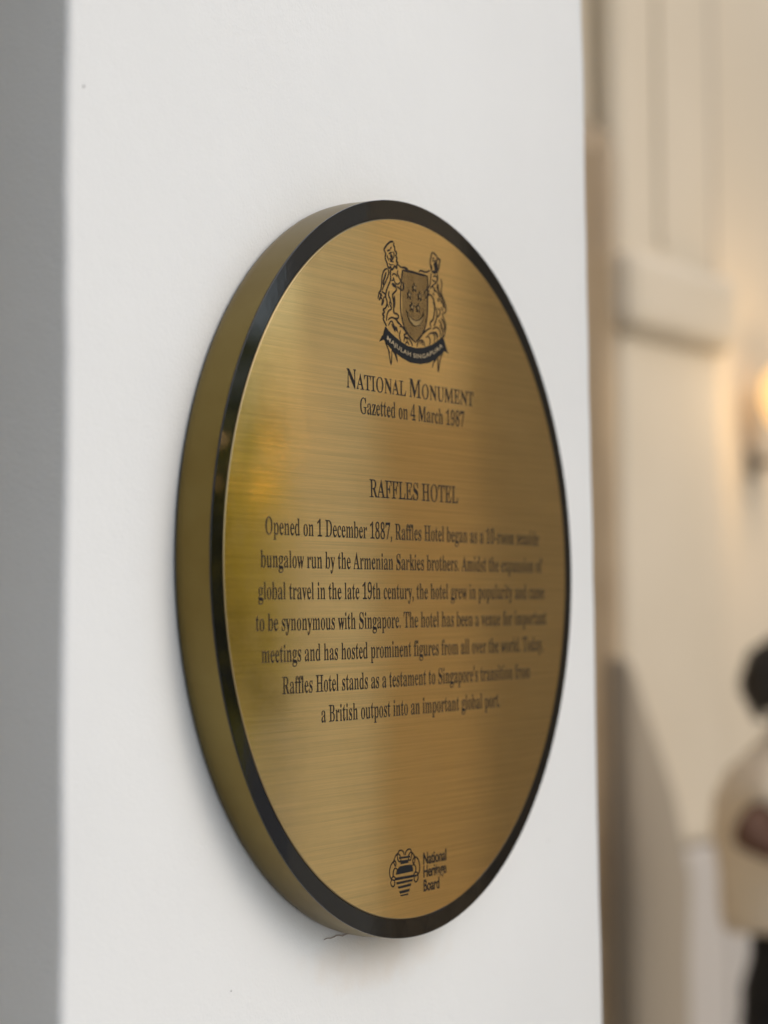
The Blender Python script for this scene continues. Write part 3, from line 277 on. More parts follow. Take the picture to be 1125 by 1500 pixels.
DATA = json.loads(r'''{"strokes":{"lion":[[110.39999999999999,-2629,22010,-3005,21976,-3383,21801,-3685,21577,-3944,21322,-3843,21187,-3742,21052,-3806,20822,-3707,20612,-3561,20467,-3462,20258,-3255,20149,-3073,20260,-2898,20081,-2669,20219,-2500,20388,-2232,20257,-2196,20500,-2102,20660,-2281,20750,-2171,20950,-2334,21079,-2238,21315,-2446,21437,-2487,21656,-2634,21786,-2555,21960],[92.0,-3498,21290,-3138,21402],[82.8,-3091,21489,-2924,21600],[82.8,-3324,21089,-3097,21207,-2842,21239],[202.39999999999998,-3085,21097,-2938,20967,-2850,20866],[92.0,-3240,20818,-2913,20740,-2607,20985],[73.6,-3549,21002,-3450,20807,-3304,20647],[73.6,-3110,20626,-2660,20652],[73.6,-2750,21325,-2573,21161,-2654,20890],[64.39999999999999,-3338,20473,-3070,20394,-2664,20458],[82.8,-2059,20554,-1683,20412,-1074,20396,-693,20321],[128.79999999999998,-1455,20425,-997,20420,-646,20349],[92.0,-3466,20079,-3794,20011,-4066,19794,-4251,19440,-4335,18988,-4448,18534,-4658,18349,-4750,18170,-4830,17889],[82.8,-3466,20079,-3321,19882,-3462,19569,-3738,19204,-4042,18860,-4272,18517],[128.79999999999998,-3695,19815,-3850,19524,-4034,19229,-4160,18898],[82.8,-4644,18351,-4486,18162,-4670,17833,-4430,18021,-4243,17821,-4352,17529,-4111,17761,-4045,18063,-3791,18165,-3862,18304,-4126,18408,-4347,18435],[82.8,-4453,18313,-4280,18111],[101.19999999999999,-3046,20137,-3129,19793,-3092,19427,-3293,19108,-3600,18703,-3756,18390,-3763,18094,-3605,17816,-3777,17428,-4152,17241,-3977,17112,-4247,16922,-4043,16811,-4165,16636,-3949,16378,-3701,16167],[92.0,-2068,20142,-2149,19909,-1883,19642,-1631,19387,-1373,19342,-1301,19148,-1336,18957,-1643,18833,-1944,18949,-2245,19004],[82.8,-2907,19671,-2678,19832,-2333,19798,-2185,19666],[82.8,-2990,19291,-2688,19415,-2391,19211,-2014,19209,-1782,19392],[184.0,-2919,19135,-2621,19051,-2321,18995],[82.8,-2759,19577,-2582,19412],[73.6,-1789,19115,-1686,18978],[101.19999999999999,-2398,18912,-2296,18775,-2632,18552,-2862,18341,-2721,17911,-2732,17464,-2663,17174,-2272,17140,-2034,17001,-2219,16834,-2595,16840],[147.2,-2606,18369,-2586,17925,-2624,17550],[92.0,-3305,18588,-3386,18283,-3154,18012,-3250,17706,-3002,17436,-3410,17230,-3640,16926,-3723,16533],[73.6,-3097,17870,-2952,17663],[73.6,-3549,17674,-3405,17467]],"leaves":[[92.0,-3498,16608,-3046,16824,-2522,16781,-1924,16506,-1324,16192,-720,15838,41,15497],[82.8,-3462,16242,-3096,16574,-2756,16386,-2688,16044,-2384,16222,-2136,15852],[82.8,-2980,16416,-2835,16193,-2512,15891],[147.2,-2832,16341,-2536,16148,-2238,15991],[92.0,-1928,16312,-1443,16315,-1025,15922,-1333,15803,-805,15493],[82.8,-1813,16070,-1973,15682,-1769,15329],[82.8,-1343,15368,-1184,15645,-725,15636,-301,15390,-152,15141],[82.8,-1118,15202,-884,15389,-613,15174],[82.8,-2371,16759,-2150,16558,-1774,16446],[82.8,498,15148,630,15461,1135,15690,1476,15555,1626,15281],[82.8,894,15410,1210,15568,1313,15313],[82.8,1768,15924,2133,16034,2397,15793,2309,15442],[92.0,351,15488,1301,16107,2098,16525,2576,16648],[82.8,2088,16129,2728,16343,3072,16085,2951,15707],[82.8,2733,16572,3345,16785,3853,16581,3923,16127],[82.8,2809,16427,3332,16263,3435,15905],[110.39999999999999,2967,16381,3287,16373,3601,16135]],"tiger":[[101.19999999999999,2867,22009,2667,21663,2531,21286,2602,20928,2834,20650,3151,20572,3554,20697,3837,21077,3895,21453,4011,21575,3659,21670,3390,21844,2867,22009],[276.0,3037,21134,3406,21178,3449,20992,3157,20841],[82.8,2856,21548,3145,21622],[82.8,3415,21563,3622,21497],[73.6,2771,21346,3172,21441,3571,21367],[73.6,2685,21091,2837,20803],[73.6,3647,21208,3559,20889],[165.6,2834,20650,3152,20626,3507,20745],[101.19999999999999,2516,20673,1878,20475,1125,20492,934,20379],[92.0,2672,20539,2565,20083,2492,19692,2232,19434,1880,19257,1748,18999,1914,18698,2235,18901,2286,19059],[82.8,3552,20597,3622,20205,3391,19933,2809,19637,2485,19386],[82.8,2920,20262,3178,20384,3465,20325,3524,20117,3295,19922],[82.8,2852,20101,3008,19981,3218,20043],[82.8,2086,19265,2353,19181],[92.0,2807,19575,3203,19452],[92.0,3025,19355,3471,19282],[92.0,3448,19663,3634,19400],[92.0,3567,19277,3912,18916],[92.0,3815,18921,4161,18558],[82.8,2876,19155,3080,18994],[110.39999999999999,3588,18834,3711,18602],[82.8,3452,19802,3770,19684],[92.0,3614,19882,3762,19376,4155,18958,4354,18517,4380,18289],[82.8,4026,20252,4228,19952,4085,19412,4270,19047,4585,18696,4801,18256,4614,17928,4339,17938],[82.8,4390,18675,4573,18232],[101.19999999999999,2317,19001,2742,18880,3052,18531,3121,18079,3014,17609,2846,17271,2426,17000,2546,16706],[92.0,3331,18178,3430,17652,3176,17090,2978,16825],[147.2,2908,18516,3125,18233,3051,17842],[92.0,3571,18126,3921,17994,3752,17669,3426,17483],[92.0,4037,17499,4355,17269,4540,16902,4204,16408,4410,16250,4579,16521,4707,17088,4363,17593,4241,17889],[82.8,4056,18254,4342,18053],[92.0,3712,17374,4106,17029,4260,16736],[73.6,3864,17005,4177,16613]],"shield":[[128.79999999999998,-1459,20215,-310,20261,931,20234,2157,20226],[101.19999999999999,-1459,20215,-1578,19677,-1706,18766,-1770,17938,-1682,17127,-1318,16417,-720,15876,272,15428],[101.19999999999999,2157,20226,2174,19656,2120,18736,2070,17969,1958,17272,1657,16558,1141,15978,272,15428]],"claws":[[82.8,-3933,15068,-3499,14577,-3162,13632,-3020,14620],[73.6,-3020,14620,-2606,14361,-2256,13872],[73.6,-2795,14641,-2426,14340,-2256,13872],[73.6,-3686,14855,-3325,14371],[82.8,3452,14666,2916,14314,2668,13912],[64.39999999999999,2916,14314,3033,14515,3324,14655],[82.8,4268,15121,3802,14543,3540,13678,3475,14285,3517,14672]],"hatch":[[38.4,-1384,20179,-1464,16701],[38.4,-1198,20179,-1286,16387],[38.4,-1012,20180,-1103,16222],[38.4,-825,20180,-921,16058],[38.4,-638,20180,-738,15892],[38.4,-450,20181,-552,15806],[38.4,-262,20181,-367,15728],[38.4,-74,20182,-180,15649],[38.4,115,20182,6,15571],[38.4,304,20182,193,15492],[38.4,493,20183,383,15524],[38.4,683,20183,575,15639],[38.4,873,20184,768,15755],[38.4,1064,20184,961,15870],[38.4,1255,20184,1154,15992],[38.4,1446,20185,1351,16213],[38.4,1638,20185,1547,16435],[38.4,1830,20186,1748,16772],[38.4,2023,20186,1952,17256]]},"ribbon":[-3880,16127,-3440,15890,-2996,15696,-1950,15349,-891,15111,263,15051,1436,15187,2707,15516,3677,15951,4248,16235,4513,15836,4793,15384,4301,15124,3322,14578,2199,14192,938,13994,-457,13988,-1673,14220,-2871,14597,-3757,14996,-4267,15354,-4096,15738],"tails":[[-4308,15497,-4701,15041,-4167,15216],[4555,15571,5063,15100,4497,15219]],"motto":[-3820,15506,-3379,15268,-2785,15086,-1963,14805,-1359,14680,-520,14560,173,14516,1108,14568,1738,14684,2694,14966,3419,15260,4152,15649],"stars":[[206,19206],[-547,18648],[941,18698],[-181,17837],[671,17844]],"cres":[-971,17559,-872,17210,-544,16831,-88,16576,344,16520,845,16645,1245,17010,1441,17372,1464,17662,1252,17314,856,17085,386,16977,-154,17020,-611,17222],"vase":[[-2812,-19430,-1325,-19464,-1327,-19591,-2772,-19559],[-2602,-19670,-1582,-19704,-1554,-19929,-2608,-19922],[-2697,-20055,-1939,-20050,-1175,-20082,-981,-20249,-911,-20548,-2168,-20555,-3246,-20552,-3156,-20351,-2968,-20134],[-3326,-20743,-2172,-20765,-1081,-20780,-399,-20828,-401,-20902,-864,-20887,-865,-20951,-2285,-20938,-3276,-20926],[-3204,-21054,-978,-21072,-1091,-21203,-3133,-21218],[-2996,-21364,-1204,-21340,-1317,-21497,-2892,-21522],[-2842,-21695,-1409,-21678,-1522,-21846,-2685,-21880],[-2676,-21959,-1601,-21959,-1680,-22061,-2613,-22050]],"curls":[[75.9,-2119,-19374,-2190,-19156,-2457,-19010,-2727,-19001,-2946,-19139,-3058,-19364,-2956,-19610,-2798,-19736,-2580,-19672,-2630,-19457,-2787,-19259,-3001,-19186,-3272,-19292,-3437,-19486,-3548,-19659,-3466,-19850,-3341,-19977,-3240,-19793,-3386,-19622,-3601,-19659,-3871,-19810,-4068,-20052,-4118,-20360,-4049,-20628,-3819,-20818,-3447,-20898,-3338,-20804,-3570,-20640,-3784,-20681,-3895,-20852,-3983,-21000,-3902,-21191,-3713,-21299,-3519,-21246,-3419,-21058,-3522,-20890],[75.9,-3079,-20254,-3216,-20146,-3397,-20118,-3582,-20257,-3652,-20511,-3677,-20665],[75.9,-1978,-19387,-1864,-19160,-1588,-19027,-1260,-19057,-1079,-19285,-1107,-19548,-1255,-19757,-1441,-19755,-1547,-19612,-1432,-19359,-1188,-19249,-883,-19383,-701,-19586,-617,-19753,-733,-20019,-898,-19982,-915,-19778,-669,-19642,-394,-19668,-122,-19907,13,-20293,-29,-20662,-311,-20847,-644,-20920,-830,-20848,-716,-20700,-439,-20648,-254,-20800,-206,-21071,-376,-21266,-598,-21296,-759,-21121,-733,-20937],[75.9,-1011,-20140,-736,-20130,-541,-20292,-525,-20560,-638,-20655]]}''')

def fill_polys(name, loops, n_top, material, parent, rim=None, thick=.00012, fat=0):
    "closed outlines (plane metres) filled with holes and given thickness"
    def make(nm, off, ntop, th, mt, par):
        cu = bpy.data.curves.new(nm, 'CURVE'); cu.dimensions = '2D'; cu.fill_mode = 'BOTH'; cu.extrude = th / 2; cu.offset = off
        for L in loops:
            sp = cu.splines.new('POLY'); sp.points.add(len(L) - 1)
            for p, (x, y) in zip(sp.points, L): p.co = (x, y, 0, 1)
            sp.use_cyclic_u = True
        t = bpy.data.objects.new('tmp', cu); COL.objects.link(t)
        dg = bpy.context.evaluated_depsgraph_get(); me = bpy.data.meshes.new_from_object(t.evaluated_get(dg)); me.name = nm
        bpy.data.objects.remove(t); bpy.data.curves.remove(cu)
        for v in me.vertices: v.co = W(v.co.x, ntop + v.co.z, v.co.y)
        me.materials.clear(); return link(nm, me, mt, par)
    o = make(name, fat, n_top, thick, material, parent)
    if rim: make(name + '_edge_highlight', rim + fat, n_top - thick * .45, thick * .4, M_edge_highlight, o)  # flat outline round the shape, in place of the glint on engraved edges
    return o

def glyphs(text, font):
    x = 0; out = []
    for ch in text:
        g = FONT[font][ch]
        out.append((ch, x, g)); x += g[0]
    return out, x
def extent(text, font):
    gs, x = glyphs(text, font)
    xs = [gx + q for (_, gx, g) in gs for P in g[1:] for q in P[0::2]]
    return min(xs), max(xs)
def text_line(name, text, u0, u1, v, cap, font='serif', ref='H', parent=None, caps=None, material=None, n=FN + .00010, rim=.00020, fat=.00003):
    "one line of lettering between u0 and u1 with its baseline at v; caps: (big, small) sizes for small capitals"
    k = cap / max(q for P in FONT[font][ref][1:] for q in P[1::2])
    gs = []; x = 0; first = True
    for i, ch in enumerate(text):
        g = FONT[font][ch]; s = 1.0
        if caps and not (i == 0 or text[i-1] == ' '): s = caps
        gs.append((x, g, s)); x += g[0] * s
    xs = [gx + q * s for (gx, g, s) in gs for P in g[1:] for q in P[0::2]]
    x0, x1 = min(xs), max(xs); kx = (u1 - u0) / (x1 - x0)
    loops = []
    for (gx, g, s) in gs:
        for P in g[1:]:
            loops.append([(u0 + (gx + P[i] * s - x0) * kx, v + P[i+1] * s * k) for i in range(0, len(P), 2)])
    return fill_polys(name, loops, n, material or M_ink, parent or plaque, rim, fat=fat)

Rf = R
for (t, a, c, v, cap, sc) in [
    ("NATIONAL MONUMENT", -.362, .350, .4655, .0500, .80),
    ("Gazetted on 4 March 1987", -.294, .293, .402, .0420, None),
    ("RAFFLES HOTEL", -.249, .249, .1835, .0470, None),
    ("Opened on 1 December 1887, Raffles Hotel began as a 10-room seaside", -.763, .768, .0735, .0425, None),
    ("bungalow run by the Armenian Sarkies brothers. Amidst the expansion of", -.785, .785, -.0080, .0425, None),
    ("global travel in the late 19th century, the hotel grew in popularity and came", -.798, .800, -.0865, .0425, None),
    ("to be synonymous with Singapore. The hotel has been a venue for important", -.811, .811, -.1640, .0425, None),
    ("meetings and has hosted prominent figures from all over the world. Today,", -.785, .785, -.2420, .0425, None),
    ("Raffles Hotel stands as a testament to Singapore's transition from", -.692, .692, -.3215, .0425, None),
    ("a British outpost into an important global port.", -.506, .494, -.3995, .0425, None)]:
    text_line('text_line', t, a*R, c*R, v*R, cap*R, caps=sc)

K = 1e-5
FAT = {'shield_hatching': 1.7, 'logo': 1.3}
def strokes_obj(name, strokes, material, parent, n=FN + .0001, th=.00012):
    bm = bmesh.new()
    for si, st in enumerate(strokes):
        wd = st[0] * K / 2 * FAT.get(name, 1.35); P = [(st[i]*K, st[i+1]*K) for i in range(1, len(st), 2)]
        # smooth the traced line
        Q = []
        if len(P) > 2:
            for i in range(len(P) - 1):
                p0, p1, p2, p3 = P[max(0,i-1)], P[i], P[i+1], P[min(len(P)-1,i+2)]
                for j in range(4):
                    t = j / 4
                    Q.append(tuple(.5*((2*p1[k]) + (-p0[k]+p2[k])*t + (2*p0[k]-5*p1[k]+4*p2[k]-p3[k])*t*t + (-p0[k]+3*p1[k]-3*p2[k]+p3[k])*t**3) for k in (0,1)))
            Q.append(P[-1])
        else: Q = P
        prev = None; nn = n + (si % 9) * 6e-6
        for i, (x, y) in enumerate(Q):
            a = Q[max(0, i-1)]; c = Q[min(len(Q)-1, i+1)]
            dx, dy = c[0]-a[0], c[1]-a[1]; l = math.hypot(dx, dy) or 1
            e = min(i, len(Q)-1-i); ww = wd * min(1, .45 + .25 * e) if len(Q) > 3 else wd
            q = [bm.verts.new(W(x - dy/l*ww*s, nn - h, y + dx/l*ww*s)) for s in (-1, 1) for h in (0, th)]
            if prev:
                bm.faces.new((prev[0], q[0], q[2], prev[2])); bm.faces.new((prev[1], q[1], q[0], prev[0])); bm.faces.new((prev[2], q[2], q[3], prev[3]))
            prev = q
    return bm_obj(name, bm, material, parent)
def prs(L): return [(L[i]*K, L[i+1]*K) for i in range(0, len(L), 2)]

# the coat of arms
arms = strokes_obj('coat_of_arms', DATA['strokes']['shield'], M_ink, plaque)
strokes_obj('shield_hatching', DATA['strokes']['hatch'], M_ink, arms)
strokes_obj('lion', DATA['strokes']['lion'], M_ink, arms, n=FN + .00011)
strokes_obj('tiger', DATA['strokes']['tiger'], M_ink, arms, n=FN + .00011)
strokes_obj('leaf_spray', DATA['strokes']['leaves'], M_ink, arms, n=FN + .00012)
strokes_obj('ribbon_end', DATA['strokes']['claws'][:4], M_ink, arms, n=FN + .00012)
strokes_obj('ribbon_end', DATA['strokes']['claws'][4:], M_ink, arms, n=FN + .00012)
M_bare = mat('bare_brass_fill', (.60,.43,.20), .25, 1.0)[0]
for L in DATA['stars']:
    cx, cy = prs(L)[0]
    def star(r, q=.42): return [(cx + (r if i % 2 == 0 else r*q)*math.sin(i*math.pi/5), cy + (r if i % 2 == 0 else r*q)*math.cos(i*math.pi/5)) for i in range(10)]
    s_ = fill_polys('star', [star(.0037, .48)], FN + .00022, M_ink, arms)
    fill_polys('star_fill', [star(.0019, .48)], FN + .00030, M_bare, s_)
cr = prs(DATA['cres'])
def shrink(P, d):
    out = []; n = len(P)
    A = sum(P[i][0]*P[(i+1)%n][1]-P[(i+1)%n][0]*P[i][1] for i in range(n)); s = 1 if A > 0 else -1
    for i in range(n):
        a, c = P[i-1], P[(i+1) % n]; dx, dy = c[0]-a[0], c[1]-a[1]; l = math.hypot(dx, dy) or 1
        out.append((P[i][0] - dy/l*d*s, P[i][1] + dx/l*d*s))
    return out
s_ = fill_polys('crescent', [cr], FN + .00022, M_ink, arms)
inner = shrink(cr, .0006); inner[0] = (inner[0][0]*.85 + cr[1][0]*.15, inner[0][1]*.6 + cr[1][1]*.4); inner[8] = (inner[8][0]*.85 + cr[7][0]*.15, inner[8][1]*.6 + cr[7][1]*.4)
fill_polys('crescent_fill', [inner], FN + .00030, M_bare, s_)
rbn = fill_polys('ribbon', [prs(DATA['ribbon'])], FN + .00020, M_ink2, arms)
for t in DATA['tails']: fill_polys('ribbon_tail', [prs(t)], FN + .00015, M_ink2, arms)
# motto along the ribbon
path = prs(DATA['motto'])
def smooth_path(P):
    Q = []
    for i in range(len(P) - 1):
        p0, p1, p2, p3 = P[max(0,i-1)], P[i], P[i+1], P[min(len(P)-1,i+2)]
        for j in range(8):
            t = j / 8
            Q.append(tuple(.5*((2*p1[k]) + (-p0[k]+p2[k])*t + (2*p0[k]-5*p1[k]+4*p2[k]-p3[k])*t*t + (-p0[k]+3*p1[k]-3*p2[k]+p3[k])*t**3) for k in (0,1)))
    Q.append(P[-1]); return Q
path = smooth_path(path)
cum = [0]
for a, c in zip(path, path[1:]): cum.append(cum[-1] + math.hypot(c[0]-a[0], c[1]-a[1]))
def along(s):
    s = max(0, min(cum[-1] - 1e-9, s))
    for i in range(len(cum) - 1):
        if cum[i] <= s <= cum[i+1]:
            t = (s - cum[i]) / (cum[i+1] - cum[i] + 1e-12); a, c = path[i], path[i+1]
            return (a[0]+(c[0]-a[0])*t, a[1]+(c[1]-a[1])*t)
gs, tot = glyphs("MAJULAH SINGAPURA", 'sans')
caph = max(q for P in FONT['sans']['H'][1:] for q in P[1::2]); kx = cum[-1] * .985 / tot; ky = .0027 / caph; loops = []
for (ch, gx, g) in gs:
    mid = gx + g[0] / 2; s0 = cum[-1] * .008 + mid * kx
    p = along(s0); a, c = along(s0 - .0022), along(s0 + .0022); dx, dy = c[0]-a[0], c[1]-a[1]; l = math.hypot(dx, dy); dx /= l; dy /= l
    for P in g[1:]:
        L = []
        for i in range(0, len(P), 2):
            q, h = (P[i] - g[0]/2) * kx * .90, (P[i+1] - caph/2) * ky
            L.append((p[0] + dx*q - dy*h, p[1] + dy*q + dx*h))
        loops.append(L)
fill_polys('motto', loops, FN + .00030, mat('motto_brass', (.70,.56,.36), .35, 1.0)[0], rbn, fat=.00009)

# the board's logo
logo = strokes_obj('logo', DATA['curls'], M_ink, plaque, n=FN + .00012)
for L in DATA['vase']: fill_polys('vase_band', [prs(L)], FN + .0002, M_ink2, logo, rim=.0001)
for (t, a, c, v) in [("National", .0056, .0383, -.2024), ("Heritage", .0056, .0381, -.2111), ("Board", .0056, .0277, -.2206)]:
    text_line('logo_text', t, a, c, v, .0077, font='sans', ref='B', parent=logo, n=FN + .0001, rim=.0001, fat=.00022)

# ------------------------------------------------------------------ setting
M_pave, nt, b = mat('pale_stone_paving', (.42,.40,.37), .6)
vary(nt, b, (.46,.45,.43), (.58,.565,.54), 1.3, 8, coord='Object')
M_cream, nt, b = mat('cream_painted_plaster', (.76,.66,.51), .7)
vary(nt, b, (.585,.50,.36), (.63,.54,.395), 1.5)
noise_bump(nt, b, 60, .15, .003)
M_creamtrim, nt, b = mat('cream_moulding_paint', (.72,.62,.49), .6)
noise_bump(nt, b, 60, .1, .002)
M_blocker = mat('grey_blocker_paint', (.33,.36,.38), .8)[0]  # grey of the slabs added to hold back sky light
M_dado, nt, b = mat('grey_dado_paint', (.50,.455,.39), .6)
noise_bump(nt, b, 40, .15, .003)
M_shading = mat('brown_grey_shading', (.33,.275,.195), .7)[0]
M_groove = mat('groove_dark_beige', (.33,.28,.205), .7)[0]

gm = mesh('paving', [(-60,-60,0),(60,-60,0),(60,60,0),(-60,60,0)], [(0,1,2,3)])
tag(link('paving', gm, M_pave), kind='structure')

FZ = -1.6               # n of the facade wall behind the pillar
fac = box_obj('facade_wall', (-7, 14, FZ - .3, FZ, 0, 4.6), M_cream); tag(fac, kind='structure')
# unseen ceiling slab, added and sized to darken the pillar's near end
box_obj_ = box_obj('sky_block_ceiling', (-6, -.45, FZ - .3, .5, 3.1, 3.25), M_blocker); tag(box_obj_, kind='structure')
rw = box_obj('sky_block_wall', (-5.2, -4.9, FZ, 2.6, 0, 4.6), M_blocker); tag(rw, kind='structure')  # unseen wall, added behind the camera to block the low sky

pil = empty('panelled_pilaster', W(4.15, FZ + .08, 0) - Vz * C0.z)
tag(pil, 'cream pilaster with horizontal mouldings on the wall just beyond the white pillar', 'pilaster')
PU0, PU1, PN = 3.78, 4.42, FZ + .08
box_obj('shaft', (PU0, PU1, FZ + .002, PN, 1.16, 2.50), M_cream, pil, .035)
box_obj('moulding', (PU0-.03, PU1+.02, FZ + .002, PN + .05, 2.42, 2.62), M_cream, pil, .045)
box_obj('upper_shaft', (PU0+.01, PU1-.01, FZ + .002, PN - .004, 2.55, 4.59), M_cream, pil, .035)
for (u_, w_) in ((4.02, .05),):
    box_obj('upright_band', (u_, u_ + w_, PN - .003, PN + .007, 2.66, 4.58), M_cream, pil, .0048)
box_obj('lower_shaft', (4.063, PU1, FZ + .002, PN, .002, 1.157), M_dado, pil, .02)
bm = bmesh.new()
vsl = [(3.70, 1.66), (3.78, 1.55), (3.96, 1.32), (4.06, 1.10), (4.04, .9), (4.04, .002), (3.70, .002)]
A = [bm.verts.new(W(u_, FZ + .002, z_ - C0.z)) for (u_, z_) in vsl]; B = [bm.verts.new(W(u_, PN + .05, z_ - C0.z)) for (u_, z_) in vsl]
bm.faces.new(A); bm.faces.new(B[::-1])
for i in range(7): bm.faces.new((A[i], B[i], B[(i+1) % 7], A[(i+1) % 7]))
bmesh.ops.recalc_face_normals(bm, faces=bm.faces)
bmesh.ops.bevel(bm, geom=list(bm.edges), offset=.026, segments=4, affect='EDGES', profile=.5); bm_obj('soft_shading_block', bm, M_shading, pil)  # soft shading low on the wall, put into an added brown-grey block
fs_ = empty('groove_strip', W(4.50, FZ, 0) - Vz * C0.z); tag(fs_, 'flat upright strip, coloured dark for the groove between the cream pilaster and the lamp wall', 'moulding')
box_obj('strip', (PU1 + .03, PU1 + .13, FZ + .002, FZ + .02, .0, 4.55), M_groove, fs_, .004)  # stands proud of the wall; the groove's shade is put into its colour
dp = box_obj('grey_wainscot', (PU1 + .135, 12, FZ + .002, FZ + .03, .02, 1.12), M_dado, None, .01)
tag(dp, 'grey wainscot low on the wall behind the standing person', 'wainscot')
dl = empty('timber_door_leaf', W(3.6, FZ + .1, 0) - Vz * C0.z)
tag(dl, 'tan door edge just beyond the right side of the white pillar', 'door')
M_tan, nt, b = mat('tan_timber', (.36,.26,.15), .5); vary(nt, b, (.34,.245,.14), (.38,.28,.165), 6)
box_obj('leaf', (3.05, 3.79, FZ + .01, FZ + .055, .01, 2.9), M_tan, dl, .004)
box_obj('stile', (3.68, 3.78, FZ + .056, FZ + .07, .05, 2.85), M_tan, dl, .004)

# wall lamp
lampU, lampZ = 4.83, EYE + .58
lamp = empty('wall_lamp', W(lampU, FZ, lampZ - C0.z - .2))
tag(lamp, 'lit wall lamp with warm glass shade and dark metal bracket', 'lamp')
M_metal = mat('dark_bronze', (.13,.11,.09), .5, .5)[0]
M_fit = mat('aged_brass_fitting', (.28,.23,.16), .6, .2)[0]
M_glow, nt, b = mat('lit_glass_shade', (.25,.18,.10), .5); b.inputs['Emission Color'].default_value = (1.0,.58,.22,1); b.inputs['Emission Strength'].default_value = 1.25
def lathe_v(name, prof_, cu, cn, material, parent, seg=24):
    vs, fs = [], []; k = len(prof_)
    for s in range(seg):
        t = 2*math.pi*s/seg
        for (r_, z_) in prof_: vs.append(W(cu + r_*math.cos(t), cn + r_*math.sin(t), z_ - C0.z))
    for s in range(seg):
        for i in range(k-1): fs.append((s*k+i, ((s+1)%seg)*k+i, ((s+1)%seg)*k+i+1, s*k+i+1))
    me = mesh(name, vs, fs); return link(name, me, material, parent, True)
LN = FZ + .13
def lamp_parts(lu, ln, lz, nface, root, sgn):
    box_obj('backplate', (lu-.03, lu+.03, min(nface, nface+.015*sgn), max(nface, nface+.015*sgn), lz-.22, lz-.14), M_fit, root, .004)
    bm = bmesh.new(); wbox(bm, lu-.01, lu+.01, min(nface+.015*sgn, ln), max(nface+.015*sgn, ln), lz-.19, lz-.17); bm_obj('arm', bm, M_fit, root)
    lathe_v('cup', [(.001, lz-.21), (.022, lz-.20), (.03, lz-.17), (.045, lz-.13), (.05, lz-.115), (.001, lz-.115)], lu, ln, M_fit, root)
    lathe_v('glass_shade', [(.03, lz-.11), (.070, lz-.07), (.090, lz-.01), (.085, lz+.05), (.045, lz+.09), (.03, lz+.105), (.001, lz+.108)], lu, ln, M_glow, root)
lamp_parts(lampU, LN, lampZ, FZ, lamp, 1)
pl = bpy.data.lights.new('lamp_light', 'POINT'); pl.energy = 6; pl.color = (1, .68, .36); pl.shadow_soft_size = .06
po = bpy.data.objects.new('lamp_light', pl); COL.objects.link(po); po.location = W(lampU - .02, LN + .12, lampZ - C0.z)

# ------------------------------------------------------------------ the other side of the forecourt (seen in the plaque's polish)
MV = Vector((-1.37182565, 0.78088778, 0))          # mirror image of the eye in the plaque
def ray(yaw, dist):
    a = math.radians(yaw); p = MV + Vector((math.sin(a), math.cos(a), 0)) * dist
    d = p - C0; return d.dot(U), d.dot(N)
M_stone, nt, b = mat('pale_cream_paint', (.86,.78,.64), .6); vary(nt, b, (.84,.76,.62), (.88,.80,.66), 2.5)
cu_, cn_ = ray(59.6, 2.5)
pier = empty('square_post', W(cu_, cn_, 0) - Vz * C0.z)
tag(pier, 'pale cream square post across the walkway, facing the plaque', 'post')
box_obj('shaft', (cu_, cu_ + .22, cn_, cn_ + .106, .002, 3.6), M_stone, pier, .004)
M_board, nt, b = mat('weathered_buff_board', (.66,.56,.42), .6)
for i in range(8):
    box_obj('board', (cu_ + .004 + i*.0268, cu_ + .004 + i*.0268 + .020, cn_ - .012 - (i % 2)*.003, cn_ - .0015, .05, EYE + .22), M_board, pier, .002)
M_farwall = mat('brown_render', (.56,.43,.26), .7)[0]
wu, wn = ray(59.6, 9.5)
ow = box_obj('far_wall', (wu - .2, wu + 9, wn, wn + .3, .002, 5.5), M_farwall); tag(ow, kind='structure')
# garden
M_amber, nt, b = mat('amber_lantern_glass', (.8,.5,.2), .4); b.inputs['Emission Color'].default_value = (1,.55,.18,1); b.inputs['Emission Strength'].default_value = 9.0
M_leaf, nt, b = mat('hedge_leaf', (.12,.13,.02), .5); vary(nt, b, (.05,.06,.012), (.44,.41,.05), 6, lo=.42, hi=.60)
b.inputs['Transmission Weight'].default_value = .0
def translucent(m, col, f):
    nt = m.node_tree; b = nt.nodes['Principled BSDF']; o = nt.nodes['Material Output']; tr = nt.nodes.new('ShaderNodeBsdfTranslucent'); mx = nt.nodes.new('ShaderNodeMixShader')
    tr.inputs[0].default_value = (*col, 1); mx.inputs[0].default_value = f
    nt.links.new(b.outputs[0], mx.inputs[1]); nt.links.new(tr.outputs[0], mx.inputs[2]); nt.links.new(mx.outputs[0], o.inputs[0])
translucent(M_leaf, (.45,.50,.05), .4)
M_bark = mat('bark', (.12,.09,.06), .9)[0]
